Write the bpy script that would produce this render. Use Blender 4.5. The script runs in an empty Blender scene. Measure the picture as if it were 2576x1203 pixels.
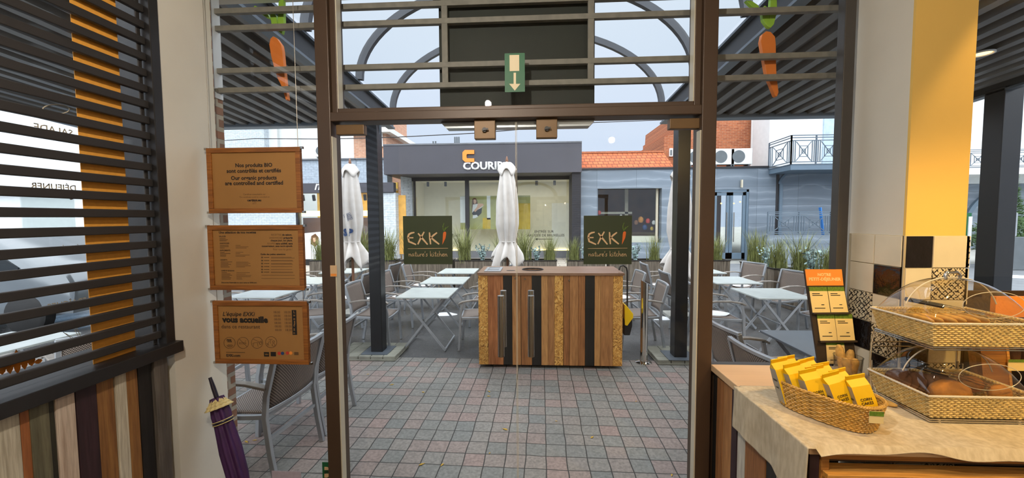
import bpy, bmesh, math, random
from mathutils import Vector, Matrix, Euler, noise as mnoise

random.seed(7)
PI = math.pi
scene = bpy.context.scene
COL = scene.collection

# ------------------------------------------------------------------ camera
FW, FH, FOC = 2576.0, 1203.0, 980.0
CAM = Vector((0.0, 0.0, 1.78))
YAW = math.atan(52 / FOC)
PITCH = math.atan(53 / FOC)
ROLL = math.radians(-0.35)
CR = Matrix.Rotation(YAW, 3, 'Z') @ Matrix.Rotation(PI / 2 - PITCH, 3, 'X') @ Matrix.Rotation(ROLL, 3, 'Z')
cd = bpy.data.cameras.new('camera')
cd.sensor_fit = 'HORIZONTAL'; cd.sensor_width = 36.0; cd.lens = FOC / FW * 36.0
cd.clip_start = 0.05; cd.clip_end = 400
cam = bpy.data.objects.new('camera', cd); COL.objects.link(cam)
cam.matrix_world = Matrix.Translation(CAM) @ CR.to_4x4()
scene.camera = cam

def ray(px, py):
    return CR @ Vector(((px - FW / 2) / FOC, -(py - FH / 2) / FOC, -1.0))
def onY(px, py, Y):
    d = ray(px, py); return CAM + d * ((Y - CAM.y) / d.y)
def onZ(px, py, Z):
    d = ray(px, py); return CAM + d * ((Z - CAM.z) / d.z)
def onX(px, py, X):
    d = ray(px, py); return CAM + d * ((X - CAM.x) / d.x)
def proj(p):
    v = CR.transposed() @ (Vector(p) - CAM)
    return (FW / 2 + FOC * v.x / -v.z, FH / 2 - FOC * v.y / -v.z)

# ------------------------------------------------------------------ view + world + lights
scene.view_settings.view_transform = 'Standard'
scene.view_settings.look = 'None'
scene.view_settings.gamma = 1.0
scene.view_settings.use_curve_mapping = False
scene.view_settings.exposure = 0.18
cy = scene.cycles
cy.use_denoising = True
cy.max_bounces = 7; cy.diffuse_bounces = 4; cy.glossy_bounces = 3
cy.transmission_bounces = 4; cy.transparent_max_bounces = 24
cy.caustics_reflective = False; cy.caustics_refractive = False
cy.sample_clamp_indirect = 4.0

wd = bpy.data.worlds.new('overcast sky'); scene.world = wd; wd.use_nodes = True
wn = wd.node_tree.nodes; wl = wd.node_tree.links
for n in list(wn): wn.remove(n)
wo = wn.new('ShaderNodeOutputWorld'); bg = wn.new('ShaderNodeBackground')
tc = wn.new('ShaderNodeTexCoord'); sx = wn.new('ShaderNodeSeparateXYZ'); rp = wn.new('ShaderNodeValToRGB')
wl.new(tc.outputs['Generated'], sx.inputs[0]); wl.new(sx.outputs['Z'], rp.inputs[0])
rp.color_ramp.elements[0].position = 0.0; rp.color_ramp.elements[0].color = (0.56, 0.67, 0.86, 1)
rp.color_ramp.elements[1].position = 0.6; rp.color_ramp.elements[1].color = (0.72, 0.79, 0.89, 1)
wl.new(rp.outputs[0], bg.inputs['Color']); wl.new(bg.outputs[0], wo.inputs['Surface'])
bg.inputs['Strength'].default_value = 1.0

def light(name, kind, loc, power, color, size=0.05, rot=None, **kw):
    ld = bpy.data.lights.new(name, kind); ld.energy = power; ld.color = color
    if kind == 'AREA': ld.size = size
    elif kind == 'SUN': ld.angle = size
    else: ld.shadow_soft_size = size
    for k, v in kw.items(): setattr(ld, k, v)
    o = bpy.data.objects.new(name, ld); COL.objects.link(o); o.location = loc
    if rot: o.rotation_euler = rot
    return o
def aim(o, target):
    o.rotation_euler = (Vector(target) - o.location).to_track_quat('-Z', 'Y').to_euler()

WARM = (1.0, 0.63, 0.29)
light('overcast_sun', 'SUN', (0, 20, 30), 6.8, (0.93, 0.96, 1.0), math.radians(120), (math.radians(20), math.radians(3), 0))
s = light('counter_spot', 'SPOT', (1.95, 0.75, 2.95), 75, (1.0, 0.66, 0.22), 0.05, spot_size=math.radians(78), spot_blend=0.5); aim(s, (1.85, 1.3, 1.0))
s = light('pillar_spot', 'SPOT', (2.75, 1.30, 3.0), 46, (1.0, 0.64, 0.21), 0.03, spot_size=math.radians(106.5), spot_blend=0.10); aim(s, (2.75, 1.30 + 0.796, 3.0 - 0.606))
s = light('tile_fill_spot', 'SPOT', (1.95, 0.1, 2.98), 46, (1.0, 0.66, 0.18), 0.04, spot_size=math.radians(32), spot_blend=0.7); aim(s, (1.90, 1.82, 1.18))  # added spot to warm the pillar tiles, not a known fixture
s = light('basket_spot', 'SPOT', (0.95, 0.55, 2.95), 38, WARM, 0.05, spot_size=math.radians(70), spot_blend=0.5); aim(s, (1.25, 1.45, 1.0))
for xx, yy, zz, pw, cc in ((-0.6, 17.9, 3.42, 26, (1.0, 0.93, 0.78)), (-8.0, 17.4, 3.0, 60, (1.0, 0.80, 0.45))):
    o = light('shop_ceiling_light', 'AREA', (xx, yy, zz), pw, cc, 4.5); o.data.shape = 'RECTANGLE'; o.data.size_y = 0.5
light('room_lamp', 'POINT', (-0.45, 0.2, 2.95), 95, (1.0, 0.92, 0.80), 0.03)
light('back_lamp', 'POINT', (1.2, -1.8, 2.95), 50, (1.0, 0.86, 0.68), 0.04)

# ------------------------------------------------------------------ materials
def lin(c):
    return c / 12.92 if c <= 0.04045 else ((c + 0.055) / 1.055) ** 2.4
def hx(s, k=1.0):
    s = s.lstrip('#')
    return tuple(lin(int(s[i:i + 2], 16) / 255) * k for i in (0, 2, 4)) + (1.0,)
class NT:
    def __init__(self, name):
        self.m = bpy.data.materials.new(name); self.m.use_nodes = True
        self.t = self.m.node_tree; self.b = self.t.nodes['Principled BSDF']; self.out = self.t.nodes['Material Output']
    def n(self, typ, **kw):
        nd = self.t.nodes.new('ShaderNode' + typ)
        for k, v in kw.items():
            if hasattr(nd, k) and not k[0].isupper(): setattr(nd, k, v)
            else: nd.inputs[k.replace('_', ' ')].default_value = v
        return nd
    def l(self, a, b): self.t.links.new(a, b)
    def coord(self, scale=(1, 1, 1), rot=(0, 0, 0)):
        tcn = self.n('TexCoord'); mp = self.n('Mapping')
        mp.inputs['Scale'].default_value = scale; mp.inputs['Rotation'].default_value = rot
        self.l(tcn.outputs['Object'], mp.inputs[0]); return mp.outputs[0]
    def mix(self, a, b, fac):
        mx = self.n('Mix', data_type='RGBA')
        for sock, v in ((mx.inputs[6], a), (mx.inputs[7], b), (mx.inputs[0], fac)):
            if hasattr(v, 'links') or hasattr(v, 'is_linked'): self.l(v, sock)
            else: sock.default_value = v
        return mx.outputs[2]
    def ramp(self, fac, stops):
        r = self.n('ValToRGB'); e = r.color_ramp.elements
        while len(e) < len(stops): e.new(0.5)
        for i, (p, c) in enumerate(stops):
            e[i].position = p; e[i].color = c if len(c) == 4 else tuple(c) + (1,)
        self.l(fac, r.inputs[0]); return r.outputs[0]
    def math(self, op, a, b=None):
        m = self.n('Math', operation=op)
        for i, v in enumerate((a, b)):
            if v is None: continue
            if hasattr(v, 'is_linked'): self.l(v, m.inputs[i])
            else: m.inputs[i].default_value = v
        return m.outputs[0]
    def bump(self, h, strength=0.3, dist=0.01):
        b = self.n('Bump'); b.inputs['Strength'].default_value = strength; b.inputs['Distance'].default_value = dist
        self.l(h, b.inputs['Height']); self.l(b.outputs[0], self.b.inputs['Normal'])
    def setc(self, c):
        if hasattr(c, 'is_linked'): self.l(c, self.b.inputs['Base Color'])
        else: self.b.inputs['Base Color'].default_value = c
    def rm(self, rough, metal=0.0, spec=0.5):
        self.b.inputs['Roughness'].default_value = rough; self.b.inputs['Metallic'].default_value = metal
        self.b.inputs['Specular IOR Level'].default_value = spec

def plain(name, c, rough=0.5, metal=0.0, var=0.12, scale=6.0, bump=0.0, bscale=40.0, stretch=(1, 1, 1), spec=0.5):
    t = NT(name); c = hx(c) if isinstance(c, str) else c
    co = t.coord(stretch)
    nz = t.n('TexNoise', Scale=scale, Detail=4.0); t.l(co, nz.inputs['Vector'])
    d = tuple(max(0, x * (1 - var)) for x in c[:3]) + (1,); u = tuple(min(1, x * (1 + var)) for x in c[:3]) + (1,)
    t.setc(t.ramp(nz.outputs[0], [(0.3, d), (0.7, u)])); t.rm(rough, metal, spec)
    if bump:
        n2 = t.n('TexNoise', Scale=bscale, Detail=3.0); t.l(co, n2.inputs['Vector']); t.bump(n2.outputs[0], bump)
    return t.m

def wood(name, c1, c2, axis='Z', rough=0.55, grain=1.0):
    t = NT(name); k = {'X': (0.6, 9, 9), 'Y': (9, 0.6, 9), 'Z': (9, 9, 0.6)}[axis]
    co = t.coord(tuple(x * grain for x in k))
    n1 = t.n('TexNoise', Scale=2.2, Detail=6.0, Distortion=1.6); t.l(co, n1.inputs['Vector'])
    n2 = t.n('TexNoise', Scale=14.0, Detail=4.0); t.l(co, n2.inputs['Vector'])
    a = t.ramp(n1.outputs[0], [(0.32, hx(c1)), (0.68, hx(c2))])
    dk = t.ramp(n2.outputs[0], [(0.35, (0.55, 0.5, 0.45, 1)), (0.6, (1, 1, 1, 1))])
    mx = t.n('Mix', data_type='RGBA', blend_type='MULTIPLY'); mx.inputs[0].default_value = 0.6
    t.l(a, mx.inputs[6]); t.l(dk, mx.inputs[7]); t.setc(mx.outputs[2]); t.rm(rough)
    t.bump(n2.outputs[0], 0.15); return t.m

def brick(name, c1, c2, mortar, w=0.22, h=0.065, plane='XZ', msize=0.01, rough=0.85, bump=0.5, offset=0.5, smooth=0.1):
    t = NT(name); tcn = t.n('TexCoord'); sp = t.n('SeparateXYZ'); cb = t.n('CombineXYZ')
    t.l(tcn.outputs['Object'], sp.inputs[0])
    t.l(sp.outputs[plane[0]], cb.inputs[0]); t.l(sp.outputs[plane[1]], cb.inputs[1])
    b = t.n('TexBrick'); b.offset = offset; b.inputs['Scale'].default_value = 1.0
    b.inputs['Brick Width'].default_value = w; b.inputs['Row Height'].default_value = h
    b.inputs['Mortar Size'].default_value = msize; b.inputs['Mortar Smooth'].default_value = smooth
    b.inputs['Color1'].default_value = hx(c1); b.inputs['Color2'].default_value = hx(c2); b.inputs['Mortar'].default_value = hx(mortar)
    t.l(cb.outputs[0], b.inputs['Vector'])
    nz = t.n('TexNoise', Scale=9.0, Detail=5.0); t.l(tcn.outputs['Object'], nz.inputs['Vector'])
    mx = t.n('Mix', data_type='RGBA', blend_type='MULTIPLY'); mx.inputs[0].default_value = 0.5
    t.l(b.outputs['Color'], mx.inputs[6]); t.l(t.ramp(nz.outputs[0], [(0.3, (0.6, 0.6, 0.6, 1)), (0.7, (1.1, 1.1, 1.1, 1))]), mx.inputs[7])
    t.setc(mx.outputs[2]); t.rm(rough)
    inv = t.math('SUBTRACT', 1.0, b.outputs['Fac'])
    t.bump(inv, bump, 0.01); return t.m

def glass(name, tint=(0.97, 0.985, 0.98, 1), base=0.03, edge=0.5):
    t = NT(name); t.t.nodes.remove(t.b)
    tr = t.n('BsdfTransparent'); tr.inputs[0].default_value = tint
    gl = t.n('BsdfGlossy'); gl.inputs['Roughness'].default_value = 0.01
    lw = t.n('LayerWeight'); lw.inputs['Blend'].default_value = 0.5
    p = t.math('POWER', lw.outputs['Facing'], 4.0)
    f = t.math('ADD', t.math('MULTIPLY', p, edge), base)
    mx = t.n('MixShader'); t.l(f, mx.inputs[0]); t.l(tr.outputs[0], mx.inputs[1]); t.l(gl.outputs[0], mx.inputs[2])
    t.l(mx.outputs[0], t.out.inputs['Surface']); return t.m

def emit(name, c, s):
    t = NT(name); t.b.inputs['Emission Color'].default_value = hx(c) if isinstance(c, str) else c
    t.b.inputs['Emission Strength'].default_value = s; t.setc(hx(c) if isinstance(c, str) else c); return t.m

def weave(name, c1, c2, k=420.0):
    t = NT(name); tcn = t.n('TexCoord'); sp = t.n('SeparateXYZ'); t.l(tcn.outputs['Object'], sp.inputs[0])
    a = t.math('SINE', t.math('MULTIPLY', sp.outputs['Y'], k))
    b = t.math('SINE', t.math('MULTIPLY', t.math('ADD', sp.outputs['X'], sp.outputs['Z']), k))
    f = t.math('ADD', t.math('MULTIPLY', t.math('MULTIPLY', a, b), 0.5), 0.5)
    t.setc(t.ramp(f, [(0.25, hx(c1)), (0.75, hx(c2))])); t.rm(0.6); t.bump(f, 0.5, 0.003); return t.m

M = {}
M['beige'] = plain('beige wall paint', '#d9d3c6', 0.85, var=0.05, scale=2.5, bump=0.05)
M['yellow'] = plain('lamp-tinted cream wall paint', '#e9bf66', 0.8, var=0.03, scale=2, bump=0.05)  # cream wall with the yellow lamplight put into its colour
M['ceiling'] = plain('ceiling paint', '#d9d4c8', 0.9, var=0.03)
M['floor_in'] = plain('interior floor tiles', '#6b5c4c', 0.6, var=0.1)
M['black'] = plain('black lacquer', '#201d1c', 0.45, var=0.1)
M['slat'] = plain('black slat', '#2a2624', 0.6, var=0.1)
M['frame_brown'] = plain('brown aluminium', '#4a382a', 0.45, 0.15, var=0.06, scale=3)
M['frame_grey'] = plain('grey window frame', '#4b4744', 0.45, 0.3, var=0.06)
M['seal'] = plain('light edge strip', '#cfc6b0', 0.4, var=0.05)
M['olive'] = plain('bronze fitting', '#6e5230', 0.45, 0.2, var=0.1)
M['steel'] = plain('brushed steel', '#b9b4ac', 0.25, 1.0, var=0.08, stretch=(20, 20, 0.6))
M['chrome'] = plain('chrome', '#d8d4cc', 0.1, 1.0, var=0.03)
M['alu'] = plain('grey aluminium', '#a9adb2', 0.38, 0.55, var=0.08)
M['alu_dark'] = plain('weathered arm slat', '#8b847c', 0.6, 0.1, var=0.2, scale=20)
M['weave'] = weave('brown woven resin', '#2a211d', '#9a8b80')
M['tabletop'] = plain('pale laminate tabletop', '#bcc3c1', 0.25, var=0.08, scale=5)
M['tabletop_dark'] = plain('slate grey tabletop', '#5a6068', 0.3, var=0.12)
M['bar_grey'] = plain('grey painted bar', '#7b776f', 0.6, var=0.15, scale=30)
M['rib'] = plain('dark grey vault rib', '#3f4147', 0.5, var=0.1)
M['bracket'] = plain('white bracket plate', '#c3c8cd', 0.5, var=0.05)
M['post'] = plain('black painted post', '#141416', 0.35, var=0.2)
M['soffit'] = plain('dark corrugated steel', '#66625f', 0.45, 0.2, var=0.1)
M['beam'] = plain('dark steel beam', '#25262a', 0.45, var=0.1)
M['flange'] = plain('grey steel flange', '#5d656e', 0.4, 0.2, var=0.1)
M['signgreen'] = plain('dark green sign back', '#1e231d', 0.7, var=0.08, scale=3)
M['stickergreen'] = plain('dark green film', '#2a3418', 0.6, var=0.05)
M['cream'] = plain('cream film', '#d3ae84', 0.7, var=0.03)
M['carrot'] = plain('carrot orange film', '#d2641e', 0.6, var=0.1)
M['carrotboard'] = plain('orange painted board', '#d9772c', 0.6, var=0.08)
M['leafgreen'] = plain('green painted board', '#8bb53a', 0.6, var=0.1)
M['exitgreen'] = plain('green exit sign', '#0c5a33', 0.5, var=0.04)
M['exitwhite'] = plain('pale sign symbol', '#e6d4b0', 0.6, var=0.03)
M['signwood'] = wood('stained sign frame', '#7e4a1a', '#a8682a', 'X', 0.5)
M['kraft'] = plain('kraft paper', '#9c6f3a', 0.8, var=0.05, scale=4)
M['ink'] = plain('black ink', '#17120d', 0.7, var=0.0)
M['inkgrey'] = plain('faded ink', '#5e4324', 0.8, var=0.0)
M['white'] = plain('white', '#e6e6e4', 0.6, var=0.03)
M['red'] = plain('red', '#c0392b', 0.5, var=0.05)
M['blue'] = plain('dark blue', '#25406e', 0.5, var=0.05)
M['orange'] = plain('orange card', '#ee8f35', 0.6, var=0.03)
M['purple'] = plain('purple umbrella cloth', '#3a1546', 0.65, var=0.3, scale=10, stretch=(3, 3, 0.5))
M['purpleblk'] = plain('dark purple handle', '#1d1428', 0.35, var=0.1)
M['ruffle'] = plain('cream ruffle', '#d8c489', 0.7, var=0.12, scale=30)
M['osb'] = None
M['rubber'] = plain('black rubber', '#1a1a1a', 0.7, var=0.1)
M['plasticyellow'] = plain('yellow plastic', '#f0c417', 0.4, var=0.04)
M['snow'] = plain('snow', '#eef3f8', 0.8, var=0.03, bump=0.2)
M['canvas'] = plain('off white parasol canvas', '#d9d3cd', 0.85, var=0.06, scale=8)
M['polewood'] = plain('brown wooden finial', '#8a6046', 0.5, var=0.15)
M['planter'] = wood('weathered planter wood', '#4f463c', '#8a7f70', 'Z', 0.85, 0.8)
M['soil'] = plain('dark soil', '#2b221b', 0.95, var=0.3, bump=0.6)
M['grass_a'] = plain('green grass blades', '#7b8048', 0.7, var=0.35, scale=14)
M['euca'] = plain('blue green leaves', '#8fa8a6', 0.6, var=0.25, scale=14)
M['stem'] = plain('plant stem', '#5c4a35', 0.8)
M['fir'] = plain('fir green', '#3d5a2e', 0.8, var=0.35, scale=12)
M['glass'] = glass('window glass', (0.99, 0.995, 0.99, 1), 0.012, 0.35)
M['shopglass'] = glass('shop window glass', (0.93, 0.95, 0.94, 1), 0.05, 0.6)
M['acrylic'] = glass('clear acrylic', (0.94, 0.92, 0.88, 1), 0.09, 1.2)
M['vault'] = None
M['pinkboard'] = plain('laminate worktop', '#d9b48a', 0.45, var=0.06, scale=3, stretch=(0.4, 6, 6))
M['counterwood'] = wood('warm counter wood', '#8d5a26', '#b9803c', 'X', 0.5)
M['shelfback'] = plain('dark brown panel', '#3a2817', 0.7, var=0.1)
M['ply'] = wood('light shelf wood', '#c98c40', '#e0a858', 'X', 0.5)
M['tile_cream'] = plain('cream glazed tile', '#d9cfb8', 0.25, var=0.08, scale=5, bump=0.08, bscale=14)
M['tile_black'] = plain('black glazed tile', '#16100e', 0.18, var=0.3, bump=0.5, bscale=25)
M['grout'] = plain('grout', '#b7a98c', 0.9)
M['wicker'] = plain('honey wicker', '#c79a4a', 0.5, var=0.25, scale=30)
M['wickerpale'] = plain('pale wicker', '#cfb476', 0.5, var=0.2, scale=30)
M['bagyellow'] = plain('yellow paper bag', '#f4c313', 0.45, var=0.04)
M['bagside'] = plain('grey beige bag side', '#a9a294', 0.5, var=0.08)
M['biscuit'] = plain('biscuit', '#d2a558', 0.85, var=0.3, scale=40, bump=0.4)
M['clearedge'] = plain('clear edge painted bright', '#d9d2c4', 0.12, var=0.03)  # pale colour stands in for bright highlights on clear edges
M['bread'] = plain('crusty bread', '#b0762f', 0.85, var=0.35, scale=16, bump=0.6)
M['breaddark'] = plain('dark rye bread', '#5e3c22', 0.85, var=0.3, scale=20, bump=0.5)
M['card'] = plain('cream card', '#e8cf93', 0.7, var=0.03)
M['cardgreen'] = plain('green card band', '#5d7a1e', 0.7, var=0.35, scale=120)
M['menuboard'] = plain('dark brown menu board', '#33271c', 0.6, var=0.1)
M['whitebrick'] = brick('white painted brick', '#d3dbe0', '#c6d0d8', '#aab4bc', 0.24, 0.075, bump=0.9, msize=0.006)
M['bluebrick'] = brick('pale blue grey painted brick', '#b4bfca', '#a9b4c0', '#94a0ac', 0.24, 0.075, bump=0.6, msize=0.006)
M['redbrick'] = brick('orange red brick', '#b86a42', '#9c5434', '#b5886a', 0.24, 0.075, msize=0.008)
M['peachbrick'] = brick('peach brick', '#d3a184', '#c08c70', '#cbb09c', 0.24, 0.075, msize=0.008)
M['pierbrick'] = brick('brown pier brick', '#8a5f48', '#7a5a48', '#a09686', 0.2, 0.07, 'YZ', msize=0.014, bump=0.9)
M['pierbrickx'] = brick('brown pier brick front', '#8a5f48', '#7a5a48', '#a09686', 0.2, 0.07, 'XZ', msize=0.014, bump=0.9)
M['rooftile'] = brick('orange roof tiles', '#c5673a', '#b5592f', '#7a3d22', 0.22, 0.16, msize=0.018, bump=1.0)
M['darkbrick'] = brick('black painted brick', '#2d2d33', '#26262b', '#1c1c20', 0.24, 0.075, msize=0.006, bump=0.8)
M['fascia'] = plain('charcoal fascia panel', '#46454c', 0.6, var=0.06, scale=1.5)
M['darkframe'] = plain('black shop frame', '#1b1a1e', 0.45)
M['inner_white'] = plain('shop interior white', '#e3ddcb', 0.8, var=0.03)
M['inner_brown'] = plain('shop interior brown', '#70492c', 0.7, var=0.3, scale=1.5)
M['bluegrey'] = plain('blue grey painted frame', '#5f7282', 0.45, var=0.05)
M['stucco'] = plain('white stucco', '#dfe2e2', 0.85, var=0.04)
M['acunit'] = plain('white metal casing', '#dcdedc', 0.5, var=0.03)
M['acgrille'] = plain('grey grille', '#5d6468', 0.6, var=0.1)
M['railing'] = plain('blue grey railing', '#5a6874', 0.5, var=0.05)
M['zinc'] = plain('grey zinc coping', '#6a6c70', 0.5, 0.3)
M['concrete'] = plain('pale concrete', '#9a9a94', 0.85, var=0.12, scale=4, bump=0.1)
M['asphaltroad'] = plain('grey road asphalt', '#6c7074', 0.75, var=0.15, scale=3, bump=0.2)
M['carpaint'] = plain('pale blue car paint', '#7fa0bd', 0.2, 0.3, var=0.03)
M['carsilver'] = plain('grey car paint', '#6d7377', 0.2, 0.4, var=0.03)
M['carglass'] = plain('dark car glass', '#1c2328', 0.08, var=0.0)
M['orangefilm'] = plain('orange film', '#eaa23e', 0.7, var=0.05, scale=60)
M['letterfilm'] = plain('pale letter film', '#a89a82', 0.7, var=0.0)
M['cable'] = plain('steel cable', '#8a8378', 0.4, 0.6)
M['ember'] = plain('skin', '#d6a98c', 0.6, var=0.04)
M['hair'] = plain('brown hair', '#6a4526', 0.7, var=0.2)
M['postergreen'] = plain('olive poster', '#a8a568', 0.6, var=0.1)
M['mustard'] = plain('mustard poster', '#c9a83a', 0.6, var=0.1)
M['lamp_glow'] = emit('warm lamp disc', '#ffcf80', 3.0)
M['shop_glow'] = emit('shop strip light', '#ffe9a8', 2.2)
M['leaf_litter'] = plain('yellow leaf', '#c09a38', 0.8, var=0.3)

def _osb():
    t = NT('strand board'); co = t.coord((1, 1, 1))
    v = t.n('TexVoronoi', Scale=38.0); v.inputs['Randomness'].default_value = 1.0
    n = t.n('TexNoise', Scale=7.0, Detail=3.0, Distortion=2.5); t.l(co, n.inputs['Vector'])
    mx = t.n('Mix', data_type='VECTOR'); mx.inputs[0].default_value = 0.35; t.l(co, mx.inputs[4]); t.l(n.outputs['Color'], mx.inputs[5])
    t.l(mx.outputs[1], v.inputs['Vector'])
    sp = t.n('SeparateColor'); t.l(v.outputs['Color'], sp.inputs[0])
    t.setc(t.ramp(sp.outputs[0], [(0.0, hx('#7d5222')), (0.35, hx('#bd8238')), (0.7, hx('#dba352')), (1.0, hx('#e8bb6c'))])); t.rm(0.6)
    t.bump(sp.outputs[0], 0.2); return t.m
M['osb'] = _osb()

def _stone():
    t = NT('blue grey veined stone cladding'); co = t.coord((1, 1, 1))
    w = t.n('TexWave', Scale=0.5, Distortion=9.0, Detail=4.0, bands_direction='Z'); w.inputs['Detail Scale'].default_value = 1.2
    mp = t.coord((0.55, 0.55, 1.6)); t.l(mp, w.inputs['Vector'])
    c = t.ramp(w.outputs[0], [(0.0, hx('#6e7a86')), (0.6, hx('#75818d')), (0.95, hx('#7b8793')), (0.995, hx('#8a95a0'))])
    tcn = t.n('TexCoord'); s = t.n('SeparateXYZ'); cb = t.n('CombineXYZ'); t.l(tcn.outputs['Object'], s.inputs[0])
    t.l(s.outputs['X'], cb.inputs[0]); t.l(s.outputs['Z'], cb.inputs[1])
    b = t.n('TexBrick'); b.offset = 0.0; b.inputs['Scale'].default_value = 1.0
    b.inputs['Brick Width'].default_value = 1.6; b.inputs['Row Height'].default_value = 0.75; b.inputs['Mortar Size'].default_value = 0.008
    b.inputs['Color1'].default_value = (0.85, 0.85, 0.85, 1); b.inputs['Color2'].default_value = (1.05, 1.05, 1.05, 1); b.inputs['Mortar'].default_value = (0.6, 0.6, 0.6, 1)
    t.l(cb.outputs[0], b.inputs['Vector'])
    mx = t.n('Mix', data_type='RGBA', blend_type='MULTIPLY'); mx.inputs[0].default_value = 1.0
    t.l(c, mx.inputs[6]); t.l(b.outputs['Color'], mx.inputs[7]); t.setc(mx.outputs[2]); t.rm(0.5); return t.m
M['stone'] = _stone()

def _paver():
    t = NT('concrete block paving'); tcn = t.n('TexCoord'); mp = t.n('Mapping'); mp.inputs['Rotation'].default_value = (0, 0, math.radians(1.2))
    t.l(tcn.outputs['Object'], mp.inputs[0])
    wob = t.n('TexNoise', Scale=3.0, Detail=2.0); t.l(mp.outputs[0], wob.inputs['Vector'])
    wm = t.n('Mix', data_type='VECTOR', blend_type='ADD') if False else None
    vm = t.n('VectorMath', operation='SCALE'); vm.inputs['Scale'].default_value = 0.03; t.l(wob.outputs['Color'], vm.inputs[0])
    va = t.n('VectorMath', operation='ADD'); t.l(mp.outputs[0], va.inputs[0]); t.l(vm.outputs[0], va.inputs[1])
    P = 0.152
    b = t.n('TexBrick'); b.offset = 0.0; b.inputs['Scale'].default_value = 1.0
    b.inputs['Brick Width'].default_value = P; b.inputs['Row Height'].default_value = P
    b.inputs['Mortar Size'].default_value = 0.0048; b.inputs['Mortar Smooth'].default_value = 0.5
    b.inputs['Color1'].default_value = (0, 0, 0, 1); b.inputs['Color2'].default_value = (1, 1, 1, 1); b.inputs['Mortar'].default_value = (0.5, 0.5, 0.5, 1)
    t.l(va.outputs[0], b.inputs['Vector'])
    base = t.ramp(b.outputs['Color'], [(0.0, hx('#777875')), (0.4, hx('#817f7a')), (0.6, hx('#88807a')), (1.0, hx('#917e78'))])
    n1 = t.n('TexNoise', Scale=55.0, Detail=4.0); t.l(tcn.outputs['Object'], n1.inputs['Vector'])
    n2 = t.n('TexNoise', Scale=1.1, Detail=4.0); t.l(tcn.outputs['Object'], n2.inputs['Vector'])
    m1 = t.n('Mix', data_type='RGBA', blend_type='MULTIPLY'); m1.inputs[0].default_value = 0.8
    t.l(base, m1.inputs[6]); t.l(t.ramp(n1.outputs[0], [(0.3, (0.62, 0.62, 0.62, 1)), (0.7, (1.2, 1.2, 1.2, 1))]), m1.inputs[7])
    m2 = t.n('Mix', data_type='RGBA', blend_type='MULTIPLY'); m2.inputs[0].default_value = 0.6
    t.l(m1.outputs[2], m2.inputs[6]); t.l(t.ramp(n2.outputs[0], [(0.3, (0.75, 0.75, 0.75, 1)), (0.7, (1.1, 1.1, 1.1, 1))]), m2.inputs[7])
    t.setc(t.mix(m2.outputs[2], hx('#2c2a27'), b.outputs['Fac']))
    t.rm(0.6); inv = t.math('SUBTRACT', 1.0, b.outputs['Fac']); t.bump(t.math('ADD', inv, t.math('MULTIPLY', n1.outputs[0], 0.25)), 0.5, 0.008); return t.m
M['paver'] = _paver()

def _asphalt():
    t = NT('wet terrace asphalt'); co = t.coord((1, 1, 1))
    n1 = t.n('TexNoise', Scale=120.0, Detail=3.0); t.l(co, n1.inputs['Vector'])
    n2 = t.n('TexNoise', Scale=0.9, Detail=5.0); t.l(co, n2.inputs['Vector'])
    a = t.ramp(n1.outputs[0], [(0.3, hx('#3e3f40')), (0.62, hx('#606060')), (0.75, hx('#8c8b86'))])
    mx = t.n('Mix', data_type='RGBA', blend_type='MULTIPLY'); mx.inputs[0].default_value = 0.7
    t.l(a, mx.inputs[6]); t.l(t.ramp(n2.outputs[0], [(0.35, (0.65, 0.65, 0.65, 1)), (0.65, (1, 1, 1, 1))]), mx.inputs[7]); t.setc(mx.outputs[2])
    r = t.ramp(n2.outputs[0], [(0.38, (0.12, 0.12, 0.12, 1)), (0.6, (0.55, 0.55, 0.55, 1))]); t.l(r, t.b.inputs['Roughness'])
    t.bump(n1.outputs[0], 0.25, 0.006); return t.m
M['asphalt'] = _asphalt()

def _linen():
    t = NT('coarse linen cloth'); tcn = t.n('TexCoord'); co = tcn.outputs['Object']
    n1 = t.n('TexNoise', Scale=60.0, Detail=5.0); t.l(t.coord((1, 1, 0.25)), n1.inputs['Vector'])
    n2 = t.n('TexNoise', Scale=12.0, Detail=5.0); t.l(co, n2.inputs['Vector'])
    t.setc(t.ramp(t.math('ADD', t.math('MULTIPLY', n1.outputs[0], 0.6), t.math('MULTIPLY', n2.outputs[0], 0.4)), [(0.35, hx('#b7a689')), (0.65, hx('#d8c9ae'))])); t.rm(0.9)
    t.bump(n1.outputs[0], 0.15, 0.002); return t.m
M['linen'] = _linen()

def _pattern():
    t = NT('black patterned tile'); tcn = t.n('TexCoord'); sp = t.n('SeparateXYZ'); t.l(tcn.outputs['Object'], sp.inputs[0])
    k = 2 * PI / 0.026
    u = t.math('MULTIPLY', t.math('ADD', sp.outputs['X'], sp.outputs['Y']), k); v = t.math('MULTIPLY', sp.outputs['Z'], k)
    a = t.math('ADD', t.math('MULTIPLY', t.math('SINE', u), t.math('SINE', v)), t.math('MULTIPLY', t.math('COSINE', t.math('MULTIPLY', u, 2.0)), t.math('COSINE', t.math('MULTIPLY', v, 2.0))))
    n = t.n('TexNoise', Scale=110.0, Detail=1.0); t.l(tcn.outputs['Object'], n.inputs['Vector'])
    f = t.math('ADD', a, t.math('MULTIPLY', t.math('SUBTRACT', n.outputs[0], 0.5), 7.0))
    t.setc(t.ramp(f, [(0.1, hx('#d6c9aa')), (0.3, hx('#211a15'))])); t.rm(0.35); return t.m
M['tile_pattern'] = _pattern()

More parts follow.
